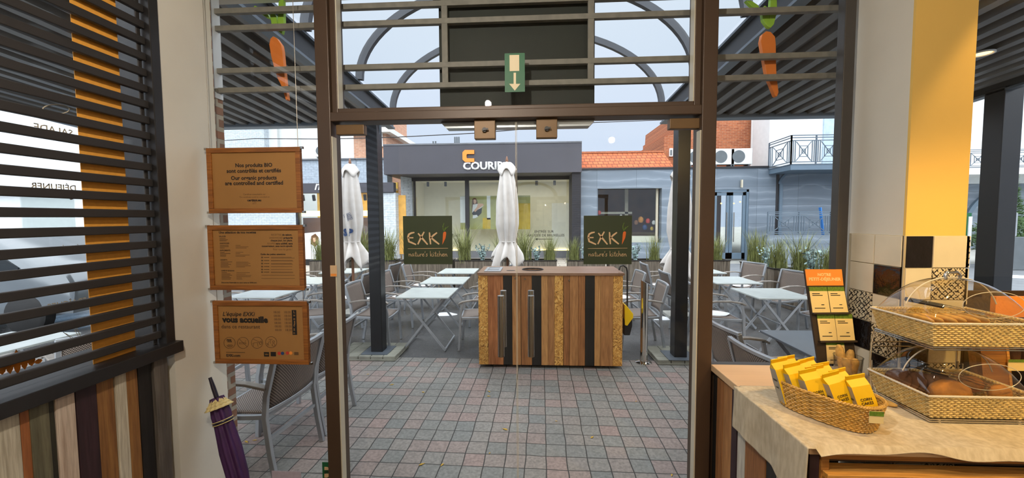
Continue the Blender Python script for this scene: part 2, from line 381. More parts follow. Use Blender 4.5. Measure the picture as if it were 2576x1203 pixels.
def _vault():
    t = NT('clear vault sheet'); t.t.nodes.remove(t.b)
    tr = t.n('BsdfTransparent'); tr.inputs[0].default_value = (0.90, 0.925, 0.93, 1)
    df = t.n('BsdfTranslucent'); df.inputs[0].default_value = (0.95, 0.96, 0.95, 1)
    mx = t.n('MixShader'); mx.inputs[0].default_value = 0.02
    t.l(tr.outputs[0], mx.inputs[1]); t.l(df.outputs[0], mx.inputs[2]); t.l(mx.outputs[0], t.out.inputs['Surface']); return t.m
M['vault'] = _vault()

# reclaimed plank colours
PK = {}
for nm, a, b in (('greygreen', '#56523f', '#7a745c'), ('blackgreen', '#1d1a14', '#33301f'), ('pinkwhite', '#c2ab98', '#d8c6b4'), ('maroon', '#241318', '#3a2228'),
                 ('orangebrown', '#7d522c', '#a3743f'), ('chalk', '#b7ad98', '#d6cdb8'), ('blackp', '#15120f', '#241f1b'), ('greyboard', '#4b4540', '#6c645c'),
                 ('redbrown', '#95582f', '#b87748'), ('brown', '#8a5a32', '#ad7443'), ('lightbrown', '#b17c48', '#cf9a5e'), ('midbrown', '#9c6a3e', '#bf8852'), ('whitep', '#bdb6a8', '#dad4c6')):
    PK[nm] = wood('plank ' + nm, a, b, 'Z', 0.55)
PKX = wood('cart top wood', '#7a5a44', '#9c7a62', 'X', 0.3)

# ------------------------------------------------------------------ mesh builder
class MB:
    def __init__(s): s.v = []; s.f = []; s.m = []; s.mi = 0
    def add(s, vs, fs):
        b = len(s.v); s.v += [Vector(p) for p in vs]
        for f in fs: s.f.append([b + i for i in f]); s.m.append(s.mi)
        return s
    def box(s, x0, x1, y0, y1, z0, z1, mat=None):
        p = [Vector((x, y, z)) for z in (z0, z1) for y in (y0, y1) for x in (x0, x1)]
        if mat is not None: p = [mat @ q for q in p]
        return s.add(p, [(0, 2, 3, 1), (4, 5, 7, 6), (0, 1, 5, 4), (2, 6, 7, 3), (0, 4, 6, 2), (1, 3, 7, 5)])
    def sweep(s, pts, prof, up=(0, 0, 1), cap=True, closed=False, scales=None):
        pts = [Vector(p) for p in pts]; n = len(pts); k = len(prof); up = Vector(up); vs = []
        for i, p in enumerate(pts):
            a = pts[(i - 1) % n] if (closed or i > 0) else p; b = pts[(i + 1) % n] if (closed or i < n - 1) else p
            t = (b - a)
            if t.length < 1e-9: t = Vector((0, 0, 1))
            t.normalize(); side = t.cross(up)
            if side.length < 1e-4: side = t.cross(Vector((1, 0, 0.01)))
            side.normalize(); w = side.cross(t).normalized(); sc = scales[i] if scales else 1.0
            vs += [p + side * (u * sc) + w * (v * sc) for u, v in prof]
        fs = []
        for i in range(n if closed else n - 1):
            j = (i + 1) % n
            for q in range(k): r = (q + 1) % k; fs.append((i * k + q, i * k + r, j * k + r, j * k + q))
        if cap and not closed: fs.append(tuple(range(k - 1, -1, -1))); fs.append(tuple((n - 1) * k + q for q in range(k)))
        return s.add(vs, fs)
    def bar(s, pts, w, h, up=(0, 0, 1), closed=False, scales=None):
        return s.sweep(pts, [(-w / 2, -h / 2), (w / 2, -h / 2), (w / 2, h / 2), (-w / 2, h / 2)], up, True, closed, scales)
    def tube(s, pts, r, n=8, up=(0, 0, 1), closed=False, scales=None):
        return s.sweep(pts, [(r * math.cos(2 * PI * i / n), r * math.sin(2 * PI * i / n)) for i in range(n)], up, True, closed, scales)
    def lathe(s, prof, c=(0, 0, 0), n=24, a0=0, a1=2 * PI, sx=1, sy=1):
        c = Vector(c); full = abs(a1 - a0 - 2 * PI) < 1e-6; m = n if full else n + 1; vs = []
        for r, z in prof:
            for i in range(m):
                a = a0 + (a1 - a0) * i / n; vs.append(c + Vector((r * math.cos(a) * sx, r * math.sin(a) * sy, z)))
        fs = []
        for j in range(len(prof) - 1):
            for i in range(n):
                q = (i + 1) % m; fs.append((j * m + i, j * m + q, (j + 1) * m + q, (j + 1) * m + i))
        if full:
            if prof[0][0] > 1e-4: fs.append(tuple(range(m - 1, -1, -1)))
            if prof[-1][0] > 1e-4: fs.append(tuple((len(prof) - 1) * m + i for i in range(m)))
        return s.add(vs, fs)
    def prism(s, poly, d0, d1, plane='XZ'):
        def P(u, v, d): return {'XZ': Vector((u, d, v)), 'XY': Vector((u, v, d)), 'YZ': Vector((d, u, v))}[plane]
        k = len(poly); vs = [P(u, v, d0) for u, v in poly] + [P(u, v, d1) for u, v in poly]
        fs = [tuple(range(k)), tuple(range(2 * k - 1, k - 1, -1))] + [(i, k + i, k + (i + 1) % k, (i + 1) % k) for i in range(k)]
        return s.add(vs, fs)
    def grid(s, fn, nu, nv, closeu=False):
        vs = [fn(i / (nu if closeu else nu), j / nv) for j in range(nv + 1) for i in range(nu + (0 if closeu else 1))]
        m = nu if closeu else nu + 1; fs = []
        for j in range(nv):
            for i in range(nu): q = (i + 1) % m; fs.append((j * m + i, j * m + q, (j + 1) * m + q, (j + 1) * m + i))
        return s.add(vs, fs)
    def xf(s, mat): s.v = [mat @ p for p in s.v]; return s
    def build(s, name, mats, parent=None, smooth=40, bev=0, base=None, recalc=True, local=False, solid=0, sub=0):
        if not isinstance(mats, (list, tuple)): mats = [mats]
        org = Vector((0, 0, 0))
        if parent is not None and not local:
            q = parent
            while q is not None: org += q.location; q = q.parent
        own = Vector((0, 0, 0))
        if parent is None and not local:
            xs = [p.x for p in s.v]; ys = [p.y for p in s.v]; zs = [p.z for p in s.v]
            own = Vector(((min(xs) + max(xs)) / 2, (min(ys) + max(ys)) / 2, min(zs)))
        me = bpy.data.meshes.new(name); me.from_pydata([p - org - own for p in s.v], [], s.f)
        for m in mats: me.materials.append(m)
        me.polygons.foreach_set('material_index', s.m)
        if recalc:
            bm = bmesh.new(); bm.from_mesh(me); bmesh.ops.recalc_face_normals(bm, faces=bm.faces); bm.to_mesh(me); bm.free()
        if smooth:
            me.polygons.foreach_set('use_smooth', [True] * len(me.polygons)); me.set_sharp_from_angle(angle=math.radians(smooth))
        me.update(); o = bpy.data.objects.new(name, me); COL.objects.link(o); o.location = own
        if parent is not None: o.parent = parent
        if solid: md = o.modifiers.new('thickness', 'SOLIDIFY'); md.thickness = solid; md.offset = 0
        if sub: md = o.modifiers.new('smooth', 'SUBSURF'); md.levels = sub; md.render_levels = sub
        if bev:
            md = o.modifiers.new('edges', 'BEVEL'); md.width = bev; md.segments = 2; md.limit_method = 'ANGLE'; md.angle_limit = math.radians(50)
        return o

def thing(name, label, cat, loc=(0, 0, 0), rz=0.0, group=None):
    o = bpy.data.objects.new(name, None); COL.objects.link(o); o.empty_display_size = 0.1
    o.location = loc; o.rotation_euler = (0, 0, rz); o['label'] = label; o['category'] = cat
    if group: o['group'] = group
    return o
def tag(o, label, cat, group=None, kind=None):
    o['label'] = label; o['category'] = cat
    if group: o['group'] = group
    if kind: o['kind'] = kind
    return o
def struct(name, mb=None, mats=None, **kw):
    if mb is None:
        o = bpy.data.objects.new(name, None); COL.objects.link(o)
    else: o = mb.build(name, mats, **kw)
    o['kind'] = 'structure'; return o
def box1(x0, x1, y0, y1, z0, z1): return MB().box(x0, x1, y0, y1, z0, z1)
def copy_tree(o, parent=None):
    c = o.copy(); COL.objects.link(c); c.parent = parent
    for ch in o.children: copy_tree(ch, c)
    return c
def quad_box(px0, py0, px1, py1, Y0, Y1):
    a = onY(px0, py0, Y0); b = onY(px1, py1, Y0)
    return (min(a.x, b.x), max(a.x, b.x), Y0, Y1, min(a.z, b.z), max(a.z, b.z))

def text(name, s, size, mat, mtx, parent=None, align='CENTER', bold=0.0, ext=0.0006, shear=0.0, mirror=False, spacing=1.0, linesp=1.0):
    """lettering lying in the XY plane of mtx, as a mesh"""
    cu = bpy.data.curves.new(name, 'FONT'); cu.body = s; cu.size = size; cu.align_x = align; cu.align_y = 'CENTER'
    cu.offset = bold * size; cu.extrude = ext; cu.shear = shear; cu.resolution_u = 2; cu.space_character = spacing; cu.space_line = linesp
    tmp = bpy.data.objects.new(name + '_tmp', cu); COL.objects.link(tmp)
    dg = bpy.context.evaluated_depsgraph_get(); me = bpy.data.meshes.new_from_object(tmp.evaluated_get(dg))
    bpy.data.objects.remove(tmp); bpy.data.curves.remove(cu)
    org = Vector((0, 0, 0)); q = parent
    while q is not None: org += q.location; q = q.parent
    for v in me.vertices:
        c = v.co.copy()
        if mirror: c.x = -c.x
        v.co = (mtx @ c) - org
    me.materials.clear(); me.materials.append(mat); me.name = name
    o = bpy.data.objects.new(name, me); COL.objects.link(o)
    if parent is not None: o.parent = parent
    return o
def fronto(x, y, z): return Matrix.Translation((x, y, z)) @ Matrix.Rotation(PI / 2, 4, 'X')
def strokes(lines, w, y0, y1, place):
    """flat strokes (rounded ribbons) in a plane: place(u, v) -> (x, z); thickness y0..y1"""
    mb = MB()
    for ln in lines:
        if len(ln) == 2 and isinstance(ln[0], (int, float)): continue
        pts = [Vector((place(u, v)[0], (y0 + y1) / 2, place(u, v)[1])) for u, v in ln]
        mb.sweep(pts, [(-abs(y1 - y0) / 2, -w / 2), (abs(y1 - y0) / 2, -w / 2), (abs(y1 - y0) / 2, w / 2), (-abs(y1 - y0) / 2, w / 2)], up=(0.0, 0, 1)) if False else _rib(mb, pts, w, abs(y1 - y0))
    return mb
def _rib(mb, pts, w, th):
    n = len(pts); N = Vector((0, 1, 0)); vs = []
    for i, p in enumerate(pts):
        t = (pts[min(i + 1, n - 1)] - pts[max(i - 1, 0)]).normalized(); sd = t.cross(N) * (w / 2)
        if i == 0: p = p - t * w * 0.3
        if i == n - 1: p = p + t * w * 0.3
        k = 0.7 if i in (0, n - 1) else 1.0
        vs += [p + sd * k - N * th / 2, p - sd * k - N * th / 2, p - sd * k + N * th / 2, p + sd * k + N * th / 2]
    fs = [(0, 1, 2, 3), tuple(4 * (n - 1) + q for q in (3, 2, 1, 0))]
    for i in range(n - 1):
        for q in range(4): r = (q + 1) % 4; fs.append((4 * i + q, 4 * i + r, 4 * i + 4 + r, 4 * i + 4 + q))
    mb.add(vs, fs)
# ================================================================== SETTING: shop interior and facade
YG = 2.12            # glass plane of the facade
FZ = 0.10            # interior floor level
CZ = 3.06            # interior ceiling
XL, XR = -1.80, 1.655

struct('floor', box1(-2.1, 4.2, -3.2, 2.16, -0.1, FZ), M['floor_in'], smooth=0)
struct('ceiling', box1(-2.1, 4.2, -3.2, 2.3, CZ, CZ + 0.2), M['ceiling'], smooth=0)
struct('wall_back', box1(-2.1, 4.2, -3.2, -3.0, FZ, CZ), M['beige'], smooth=0)
struct('wall_right', box1(4.0, 4.2, -3.0, 2.16, 0, CZ), M['beige'], smooth=0)
w = MB().box(XL - 0.3, XL, 1.832, 2.155, FZ, CZ).box(XL - 0.3, XL, -3.0, -1.0, FZ, CZ).box(XL - 0.3, XL - 0.04, -1.0, 1.832, FZ, 1.05)
struct('wall_left', w, M['beige'], smooth=0)

# plank wainscot below the side window
mb = MB(); mats = [PK[k] for k in ('greyboard', 'blackp', 'orangebrown', 'chalk', 'orangebrown', 'maroon', 'pinkwhite', 'blackgreen', 'greygreen', 'redbrown', 'chalk', 'blackp')]
edges = [onX(px, 1000, XL).y for px in (421, 386, 351, 321, 291, 245, 190, 138, 73)] + [1.32, 1.24, 1.12, 1.0]
for i in range(len(edges) - 1):
    mb.mi = i; mb.box(XL - 0.04, XL + (0.012 if i == 0 else random.uniform(-0.004, 0.004)), edges[i + 1] + 0.0015, edges[i] - 0.0015, FZ, 1.118)
mb.mi = 0; mb.box(XL - 0.04, XL, -1.0, 1.0, FZ, 1.118)
struct('trim_1', mb, mats, smooth=0, bev=0.002)

# side window with its black frame
win1 = struct('window_1')
f = MB()
f.box(XL - 0.3, XL + 0.010, 1.786, 1.832, 1.12, CZ); f.box(XL - 0.3, XL + 0.04, -0.9, 1.845, 1.12, 1.175)
f.box(XL - 0.14, XL + 0.012, -0.95, -0.88, 1.05, CZ)
f.build('frame', M['black'], win1, smooth=0, bev=0.003)
box1(XL - 0.058, XL - 0.05, -0.88, 1.786, 1.175, CZ).build('pane', M['glass'], win1, smooth=0)
XW = XL - 0.0495
b = MB(); p0 = onX(213, 590, XW).y; p1 = min(1.785, onX(324, 590, XW).y)
b.box(XW, XW + 0.0015, p0, p1, 1.175, CZ); tag(b.build('window_film', M['orangefilm'], smooth=0), 'orange vertical film strip on the slatted side window', 'sticker')
sl = MB()
ys = [1040 / 2.006 + 24]
z = 1.205
while z < CZ:
    sl.box(XL - 0.036, XL - 0.012, -0.88, 1.784, z, z + 0.035); z += 0.0735
for yy in (0.4, 1.78): sl.box(XL - 0.040, XL - 0.030, yy - 0.02, yy, 1.175, CZ)
tag(sl.build('slatted_screen', M['slat'], smooth=0, bev=0.004), 'black horizontal slatted screen in front of the left side window', 'screen')

def wtext(name, s, px0, px1, py, bold=0.0, mirror=True, mat='letterfilm'):
    a = onX(px0, py, XW); c = onX(px1, py, XW)
    mt = Matrix(((0, 0, -1, 0), (-1, 0, 0, 0), (0, 1, 0, 0), (0, 0, 0, 1)))
    o = text(name, s, 1.0, M[mat], Matrix.Identity(4), bold=bold, ext=0.0)
    xs = [v.co.x for v in o.data.vertices]; k = abs(c.y - a.y) / (max(xs) - min(xs)); cx = (max(xs) + min(xs)) / 2
    mid = Vector((XW + 0.001, (a.y + c.y) / 2, (a.z + c.z) / 2))
    for v in o.data.vertices:
        q = Vector(((v.co.x - cx) * k * (1 if mirror else -1), v.co.y * k, 0)); v.co = mt @ q
    o.location = mid; return o
for nm, s, a, c, y in (('salad', 'SALADE', 85, 182, 328), ('breakfast', 'DÉJEUNER', 76, 190, 471), ('balanced', 'ÉQUILIBRÉ', 82, 203, 492),
                       ('made', 'PRÉPARÉS SUR PLACE', 52, 216, 626), ('soup', 'SOUPES', 70, 150, 739), ('fresh', 'FRAÎCHES', 118, 216, 764), ('snack', 'GOÛTER', 76, 152, 881)):
    o = wtext('window_lettering', s, a, c, y, 0.012)
    tag(o, 'mirrored window lettering reading %s seen from inside' % s.capitalize(), 'lettering')
def wloop(pts, w, label):
    mb = MB(); mb.tube([Vector((XW + 0.002, onX(a, b, XW).y, onX(a, b, XW).z)) for a, b in pts], w, 6, closed=True, up=(1, 0, 0.01))
    tag(mb.build('window_drawing', M['letterfilm']), label, 'sticker')
wloop([(141 + 30 * math.cos(t), 245 + 8 * math.sin(t)) for t in [i * PI / 10 for i in range(20)]], 0.0016, 'small oval line drawing near the top of the slatted window')
wloop([(140 + 34 * math.cos(t), 275 + 12 * math.sin(t)) for t in [i * PI / 10 for i in range(20)]], 0.0018, 'larger oval line drawing under the small oval on the slatted window')
wloop([(158, 836), (165, 840), (204, 862), (186, 828), (192, 826), (210, 866), (200, 868)], 0.001, 'V shaped mark on the slatted window above the snack lettering')
# croissant picture stuck low on the glass
a = onX(2, 980, XW); c = onX(82, 880, XW)
cr = thing('croissant_picture', 'printed croissant picture low on the slatted side window', 'sticker', (XW, (a.y + c.y) / 2, a.z))
pm = MB()
for k in range(7):
    t = -1.0 + k / 3.0; yy = (a.y + c.y) / 2 + 0.06 * t; zz = a.z + 0.06 + 0.02 * (1 - t * t)
    pm.lathe([(0.0, -0.012), (0.016 * (1.3 - abs(t)), -0.008), (0.028 * (1.25 - abs(t)), 0), (0.016 * (1.3 - abs(t)), 0.008), (0.0, 0.012)], (0, 0, 0), 10)
    for v in pm.v[-50:]:
        v.x, v.y, v.z = XW + 0.001 + abs(v.x) * 0.05, yy + v.z, zz + v.y * 1.4
pm.build('print', M['bread'], cr)

# ---------------- facade frames
lj0, lj1 = onY(817, 550, YG).x, onY(850, 550, YG).x
rj0, rj1 = onY(1751, 550, YG).x, onY(1787, 550, YG).x
sL = onY(518, 560, YG).x; sR = onY(2100, 550, YG).x
hz0, hz1 = 2.305, 2.365
fr = MB()
for x0, x1 in ((lj0, lj1), (rj0, rj1)):
    fr.box(x0, x1, YG - 0.05, YG + 0.06, FZ - 0.1, CZ)
fr.box(lj1, rj0, YG - 0.05, YG + 0.06, hz0, hz1 - 0.012)
fr.box(lj1, lj1 + 0.034, YG - 0.03, YG + 0.05, hz1 - 0.012, CZ); fr.box(rj0 - 0.034, rj0, YG - 0.03, YG + 0.05, hz1 - 0.012, CZ)
fr.box(lj1 + 0.034, rj0 - 0.034, YG - 0.03, YG + 0.05, hz1 - 0.012, hz1 + 0.012)
door0 = struct('trim_2', fr, M['frame_brown'], smooth=0, bev=0.004)
sb = MB(); sb.box(lj1 + 0.034, lj1 + 0.039, YG - 0.028, YG + 0.02, hz1 + 0.012, CZ).box(rj0 - 0.039, rj0 - 0.034, YG - 0.028, YG + 0.02, hz1 + 0.012, CZ)
sb.box(lj1, lj1 + 0.006, YG - 0.045, YG + 0.0, FZ, hz0 - 0.08).box(rj0 - 0.006, rj0, YG - 0.045, YG + 0.0, FZ, hz0 - 0.08)
sb.build('edge_strip', M['seal'], door0, smooth=0)

def sidelight(name, x0, x1, zb, side):
    w = struct(name); f = MB()
    a = 0.022
    if side < 0: f.box(x0 - 0.03, x0 + 0.012, YG - 0.03, YG + 0.04, FZ, CZ)
    else: f.box(x1 - 0.008, x1 + 0.045, YG - 0.03, YG + 0.02, FZ, CZ)
    f.box(x0, x1, YG - 0.03, YG + 0.04, zb - 0.03, zb)
    f.build('frame', M['frame_grey'], w, smooth=0, bev=0.003)
    box1(x0, x1, YG - 0.004, YG + 0.004, zb, CZ).build('pane', M['glass'], w, smooth=0)
    return w
sidelight('window_2', sL, lj0, FZ + 0.05, -1)
w3 = sidelight('window_3', rj1, sR, 0.985, 1)
box1(rj1, sR, YG - 0.02, YG + 0.03, 0.0, 0.955).build('spandrel', M['frame_brown'], w3, smooth=0)
w5 = struct('window_5'); box1(lj1 + 0.036, rj0 - 0.036, YG - 0.004, YG + 0.004, hz1 + 0.01, CZ).build('pane', M['glass'], w5, smooth=0)

# ---------------- door leaves
seam = onY(1300, 700, YG).x
def leaf(name, x0, x1, hpx, hinge_left):
    d = struct(name)
    box1(x0 + 0.004, x1 - 0.004, YG - 0.005, YG + 0.005, FZ + 0.015, hz0 - 0.012).build('pane', M['glass'], d, smooth=0)
    e = MB(); xe = x1 if hinge_left else x0
    e.box(xe - 0.004 if hinge_left else xe + 0.002, xe - 0.002 if hinge_left else xe + 0.004, YG - 0.006, YG + 0.006, FZ + 0.015, hz0 - 0.012)
    e.build('glass_edge', M['seal'], d, smooth=0)
    for nm, yy, pxa in (('handle', YG - 0.085, hpx[0]), ('handle', YG + 0.085, hpx[1])):
        p = onY(pxa, 815, yy); top = onY(pxa, 744 if yy < YG else 731, yy).z; bot = onY(pxa, 897 if yy < YG else 872, yy).z
        h = MB(); h.tube([(p.x, yy, bot), (p.x, yy, top)], 0.0175, 20, up=(1, 0, 0))
        s = 1 if yy < YG else -1
        for zz in (bot + 0.045, top - 0.045): h.tube([(p.x, yy, zz), (p.x, YG, zz)], 0.008, 10)
        h.build('handle', M['steel'], d)
    xc = (x0, x0 + 0.155) if hinge_left else (x1 - 0.155, x1)
    a = onY(845 if hinge_left else 1685, 312, YG - 0.02).x; c = onY(915 if hinge_left else 1760, 312, YG - 0.02).x
    zt = onY(1300, 308, YG).z; zb = onY(1300, 333, YG).z
    box1(a, c, YG - 0.022, YG + 0.022, zb, zt).build('hinge_fitting', M['olive'], d, smooth=0, bev=0.003)
    a, c = (1193, 1246) if hinge_left else (1349, 1402)
    xa = onY(a, 330, YG - 0.02).x; xb = onY(c, 330, YG - 0.02).x; zb = onY(1300, 348, YG - 0.02).z
    lk = box1(xa, xb, YG - 0.022, YG + 0.022, zb, hz0).build('lock_fitting', M['olive'], d, smooth=0, bev=0.003)
    kn = MB(); kx = (xa + xb) / 2; kz = (zb + hz0) / 2 - 0.005
    kn.tube([(kx, YG - 0.022, kz), (kx, YG - 0.036, kz)], 0.012, 14); kn.bar([(kx - 0.012, YG - 0.04, kz - 0.004), (kx + 0.02, YG - 0.04, kz + 0.003)], 0.006, 0.008)
    kn.build('thumb_turn', M['black'], lk)
    return d
leaf('door_1', lj1, seam, (1260.5, 1267), True)
leaf('door_2', seam, rj0, (1336, 1336), False)
cb = onY(1112, 310, YG + 0.05).x; ce = onY(1495, 310, YG + 0.05).x
mb = MB(); mb.prism([(cb, 2.303), (ce, 2.303), (ce - 0.03, 2.272), (cb + 0.03, 2.272)], YG + 0.02, YG + 0.09)
tag(mb.build('door_closer', M['alu'], smooth=0), 'slim grey door closer bar above the glass doors', 'door closer')

# ---------------- outer piers
pm = MB(); pm.box(-2.6, -1.83, YG + 0.035, 2.255, 0, 3.4); pm.box(-2.6, XL, YG + 0.035, YG + 0.04, 0, 3.4)
struct('wall_front_left', pm, M['pierbrick'], smooth=0)
pr = MB(); pr.box(1.70, 2.05, YG + 0.03, 2.215, 0, 3.4); struct('wall_front_right', pr, M['pierbrick'], smooth=0)

# ---------------- right pillar with tiles
YP = 1.82
PX1 = onY(2440, 400, YP).x
struct('wall_pillar', box1(XR, PX1, YP + 0.012, YG + 0.03, FZ, CZ), [M['beige']], smooth=0)
pw = box1(XR, PX1, YP, YP + 0.012, 1.69, CZ); struct('wall_pillar_face', pw, M['yellow'], smooth=0)
tl = MB(); tm = [M['grout'], M['tile_cream'], M['tile_black'], M['tile_pattern']]
tl.box(XR - 0.006, PX1 + 0.002, YP - 0.004, YP + 0.012, FZ, 1.69)
tl.box(XR - 0.006, XR, YP, YG, FZ, 1.69)
T = 0.143; g = 0.002; zt = 1.69
front = ['BCP', 'CPC', 'CCP', 'BCB', 'BPC', 'CBC', 'PCC', 'CPB', 'BCC', 'CCC', 'PCB']
side = ['CC', 'CB', 'PC', 'BP', 'CB', 'BC', 'CP', 'PC', 'CB', 'BC', 'CC']
code = {'C': 1, 'B': 2, 'P': 3}
for r in range(11):
    z1 = zt - r * T - g; z0 = max(FZ, z1 - T + 2 * g)
    xs = [XR, XR + 0.113, XR + 0.113 + 0.152, PX1]
    for c in range(3):
        tl.mi = code[front[r][c]]; tl.box(xs[c] + g, xs[c + 1] - g, YP - 0.008, YP - 0.003, z0, z1)
    ysd = [YP + 0.003, YP + 0.143, YP + 0.283]
    for c in range(2):
        tl.mi = code[side[r][1 - c]]; tl.box(XR - 0.010, XR - 0.005, ysd[c] + g, ysd[c + 1] - g, z0, z1)
struct('wall_pillar_tiles', tl, tm, smooth=0, bev=0.0012)

w4 = struct('window_4')
box1(PX1 + 0.1, 4.0, YG - 0.004, YG + 0.004, 0.5, CZ).build('pane', M['glass'], w4, smooth=0)
box1(PX1, 4.0, YG - 0.03, YG + 0.04, 0.42, 0.5).build('frame', M['frame_grey'], w4, smooth=0)
box1(PX1, 4.0, YG - 0.03, YG + 0.03, 0.0, 0.42).build('spandrel', M['frame_brown'], w4, smooth=0)
struct('wall_front_top', box1(-2.6, 4.2, YG - 0.03, 2.25, CZ, 3.5), M['frame_brown'], smooth=0)

# ---------------- bars outside the glass
YB = 2.225
bars = thing('window_bars', 'grey horizontal security bars outside the shopfront glass', 'bars', (-1.8, YB, 2.45))
for y in (4, 49, 160, 211):
    z = onY(1300, y, YB).z
    MB().box(-1.83, 1.70, YB - 0.015, YB + 0.015, z - 0.015, z + 0.015).build('bar', M['bar_grey'], bars, smooth=0, bev=0.003)
for px in (1119.5, 1486):
    x = onY(px, 100, YB).x; MB().box(x - 0.017, x + 0.017, YB - 0.013, YB + 0.013, onY(1300, 211, YB).z, CZ + 0.15).build('upright', M['bar_grey'], bars, smooth=0, bev=0.003)
for x0, s in ((-1.83, 1), (1.70, -1)):
    b = MB(); b.box(min(x0, x0 + s * 0.008), max(x0, x0 + s * 0.008), 2.155, 2.252, onY(530, 247, 2.2).z - 0.0, 3.3)
    b.build('bracket_plate', M['bracket'], bars, smooth=0, bev=0.002)
    bz = onY(530, 228, 2.2).z; k = MB().tube([(x0 + s * 0.008, 2.20, bz), (x0 + s * 0.014, 2.20, bz)], 0.012, 12); k.build('bolt', M['steel'], bars)

sg = quad_box(1107, 278, 1497, 0, 2.27, 2.36)
MBs = MB().box(sg[0], sg[1], 2.27, 2.37, 2.372, 3.35)
tag(MBs.build('sign_box', M['signgreen'], smooth=0, bev=0.004), 'dark green back of the shop sign box above the entrance', 'sign')

ex = thing('exit_sign', 'green emergency exit sign with a white door and down arrow on the transom', 'sign', tuple(onY(1295, 232, YG - 0.008)))
q = quad_box(1270, 232, 1320, 133, YG - 0.010, YG - 0.006); MB().box(*q[:2], q[2], q[3], *q[4:]).build('panel', M['exitgreen'], ex, smooth=0)
q = quad_box(1282, 179, 1306, 138, YG - 0.0115, YG - 0.010); s2 = MB().box(*q)
Pp = lambda a, b: (onY(a, b, YG - 0.011).x, onY(a, b, YG - 0.011).z)
s2.prism([Pp(1292, 183), Pp(1298, 183), Pp(1298, 211), Pp(1309, 211), Pp(1295, 228), Pp(1281, 211), Pp(1292, 211)], YG - 0.0115, YG - 0.010)
s2.build('arrow_symbol', M['exitwhite'], ex, smooth=0)

# ---------------- carrot boards
def carrot(label, body, leaves, y0):
    c = thing('carrot_board', label, 'sign', tuple(onY(body[0][0], 250, y0)), group=None)
    P = lambda a, b: (onY(a, b, y0).x, onY(a, b, y0).z)
    MB().prism([P(*q) for q in body], y0, y0 + 0.028).build('root', M['carrotboard'], c, smooth=50, bev=0.002)
    m = MB()
    for lf in leaves: m.prism([P(*q) for q in lf], y0 + 0.002, y0 + 0.026)
    m.build('leaves', M['leafgreen'], c, smooth=50, bev=0.002)
carrot('orange carrot board behind the bars of the left side window', [(677, 112), (680, 97), (687, 91), (695, 95), (707, 112), (710, 128), (714, 170), (718, 210), (723, 250), (719, 252), (708, 217), (697, 195), (690, 172), (682, 142)],
       [[(634, 20), (640, 13), (656, 21), (672, 34), (678, 46), (670, 44), (654, 33)], [(678, 36), (685, 31), (693, 37), (697, 58), (700, 2), (712, -6), (713, 62), (708, 84), (701, 80), (691, 70), (682, 60)]], 2.27)
carrot('orange carrot board behind the bars of the right side window', [(1914, 104), (1918, 86), (1928, 78), (1939, 80), (1950, 92), (1952, 110), (1953, 165), (1954, 192), (1959, 232), (1955, 243), (1950, 240), (1938, 210), (1929, 190), (1922, 150)],
       [[(1877, 0), (1890, 0), (1908, 12), (1918, 28), (1910, 28), (1893, 16)], [(1917, 22), (1925, 13), (1935, 20), (1937, 40), (1940, -8), (1955, -8), (1956, 28), (1948, 60), (1940, 69), (1932, 66), (1920, 50)]], 2.27)

# ---------------- text helper on planes facing the room
def ptext(s, px0, px1, py, Y, mat, parent, bold=0.0, shear=0.0, name='lettering', kz=1.0):
    a = onY(px0, py, Y); c = onY(px1, py, Y)
    o = text(name, s, 1.0, M[mat], Matrix.Identity(4), bold=bold, ext=0.0, shear=shear)
    xs = [v.co.x for v in o.data.vertices]; k = abs(c.x - a.x) / (max(xs) - min(xs)); cx = (max(xs) + min(xs)) / 2
    org = Vector((0, 0, 0)); q = parent
    while q is not None: org += q.location; q = q.parent
    mid = Vector(((a.x + c.x) / 2, Y, (a.z + c.z) / 2))
    for v in o.data.vertices: v.co = mid + Vector(((v.co.x - cx) * k, 0, (v.co.y + 0.0) * k * kz)) - org
    o.parent = parent; return o

# small single-stroke hand lettering (x-height 1)
HAND = {'n': ([[(0, .95), (.12, 0)], [(.1, .45), (.4, .95), (.55, .75), (.6, .05), (.8, .1)]], .85), 'a': ([[(.6, .85), (.3, .95), (.05, .5), (.2, .05), (.5, .3), (.62, .9), (.6, .1), (.8, .1)]], .85),
        't': ([[(.35, 1.7), (.22, .3), (.35, 0), (.6, .15)], [(0, 1.15), (.6, 1.2)]], .65), 'u': ([[(.05, .9), (.1, .2), (.3, 0), (.55, .3), (.6, .9), (.62, .1), (.8, .1)]], .85),
        'r': ([[(.05, .9), (.12, 0)], [(.12, .5), (.35, .9), (.55, .85)]], .6), 'e': ([[(.1, .45), (.5, .6), (.45, .95), (.2, .9), (.05, .4), (.25, 0), (.65, .2)]], .72),
        "'": ([[(.15, 1.8), (.05, 1.3)]], .3), 's': ([[(.5, .85), (.25, .95), (.15, .65), (.45, .35), (.3, .02), (0, .1)]], .6), ' ': ([], .6),
        'k': ([[(.1, 1.9), (.12, 0)], [(.6, .95), (.15, .45), (.65, .0), (.8, .08)]], .8), 'i': ([[(.1, .9), (.15, .1), (.35, .1)], [(.12, 1.35), (.14, 1.45)]], .42),
        'c': ([[(.5, .8), (.25, .95), (.05, .45), (.25, 0), (.6, .2)]], .66), 'h': ([[(.1, 1.9), (.1, 0)], [(.1, .5), (.4, .95), (.58, .7), (.6, .05), (.8, .1)]], .85)}
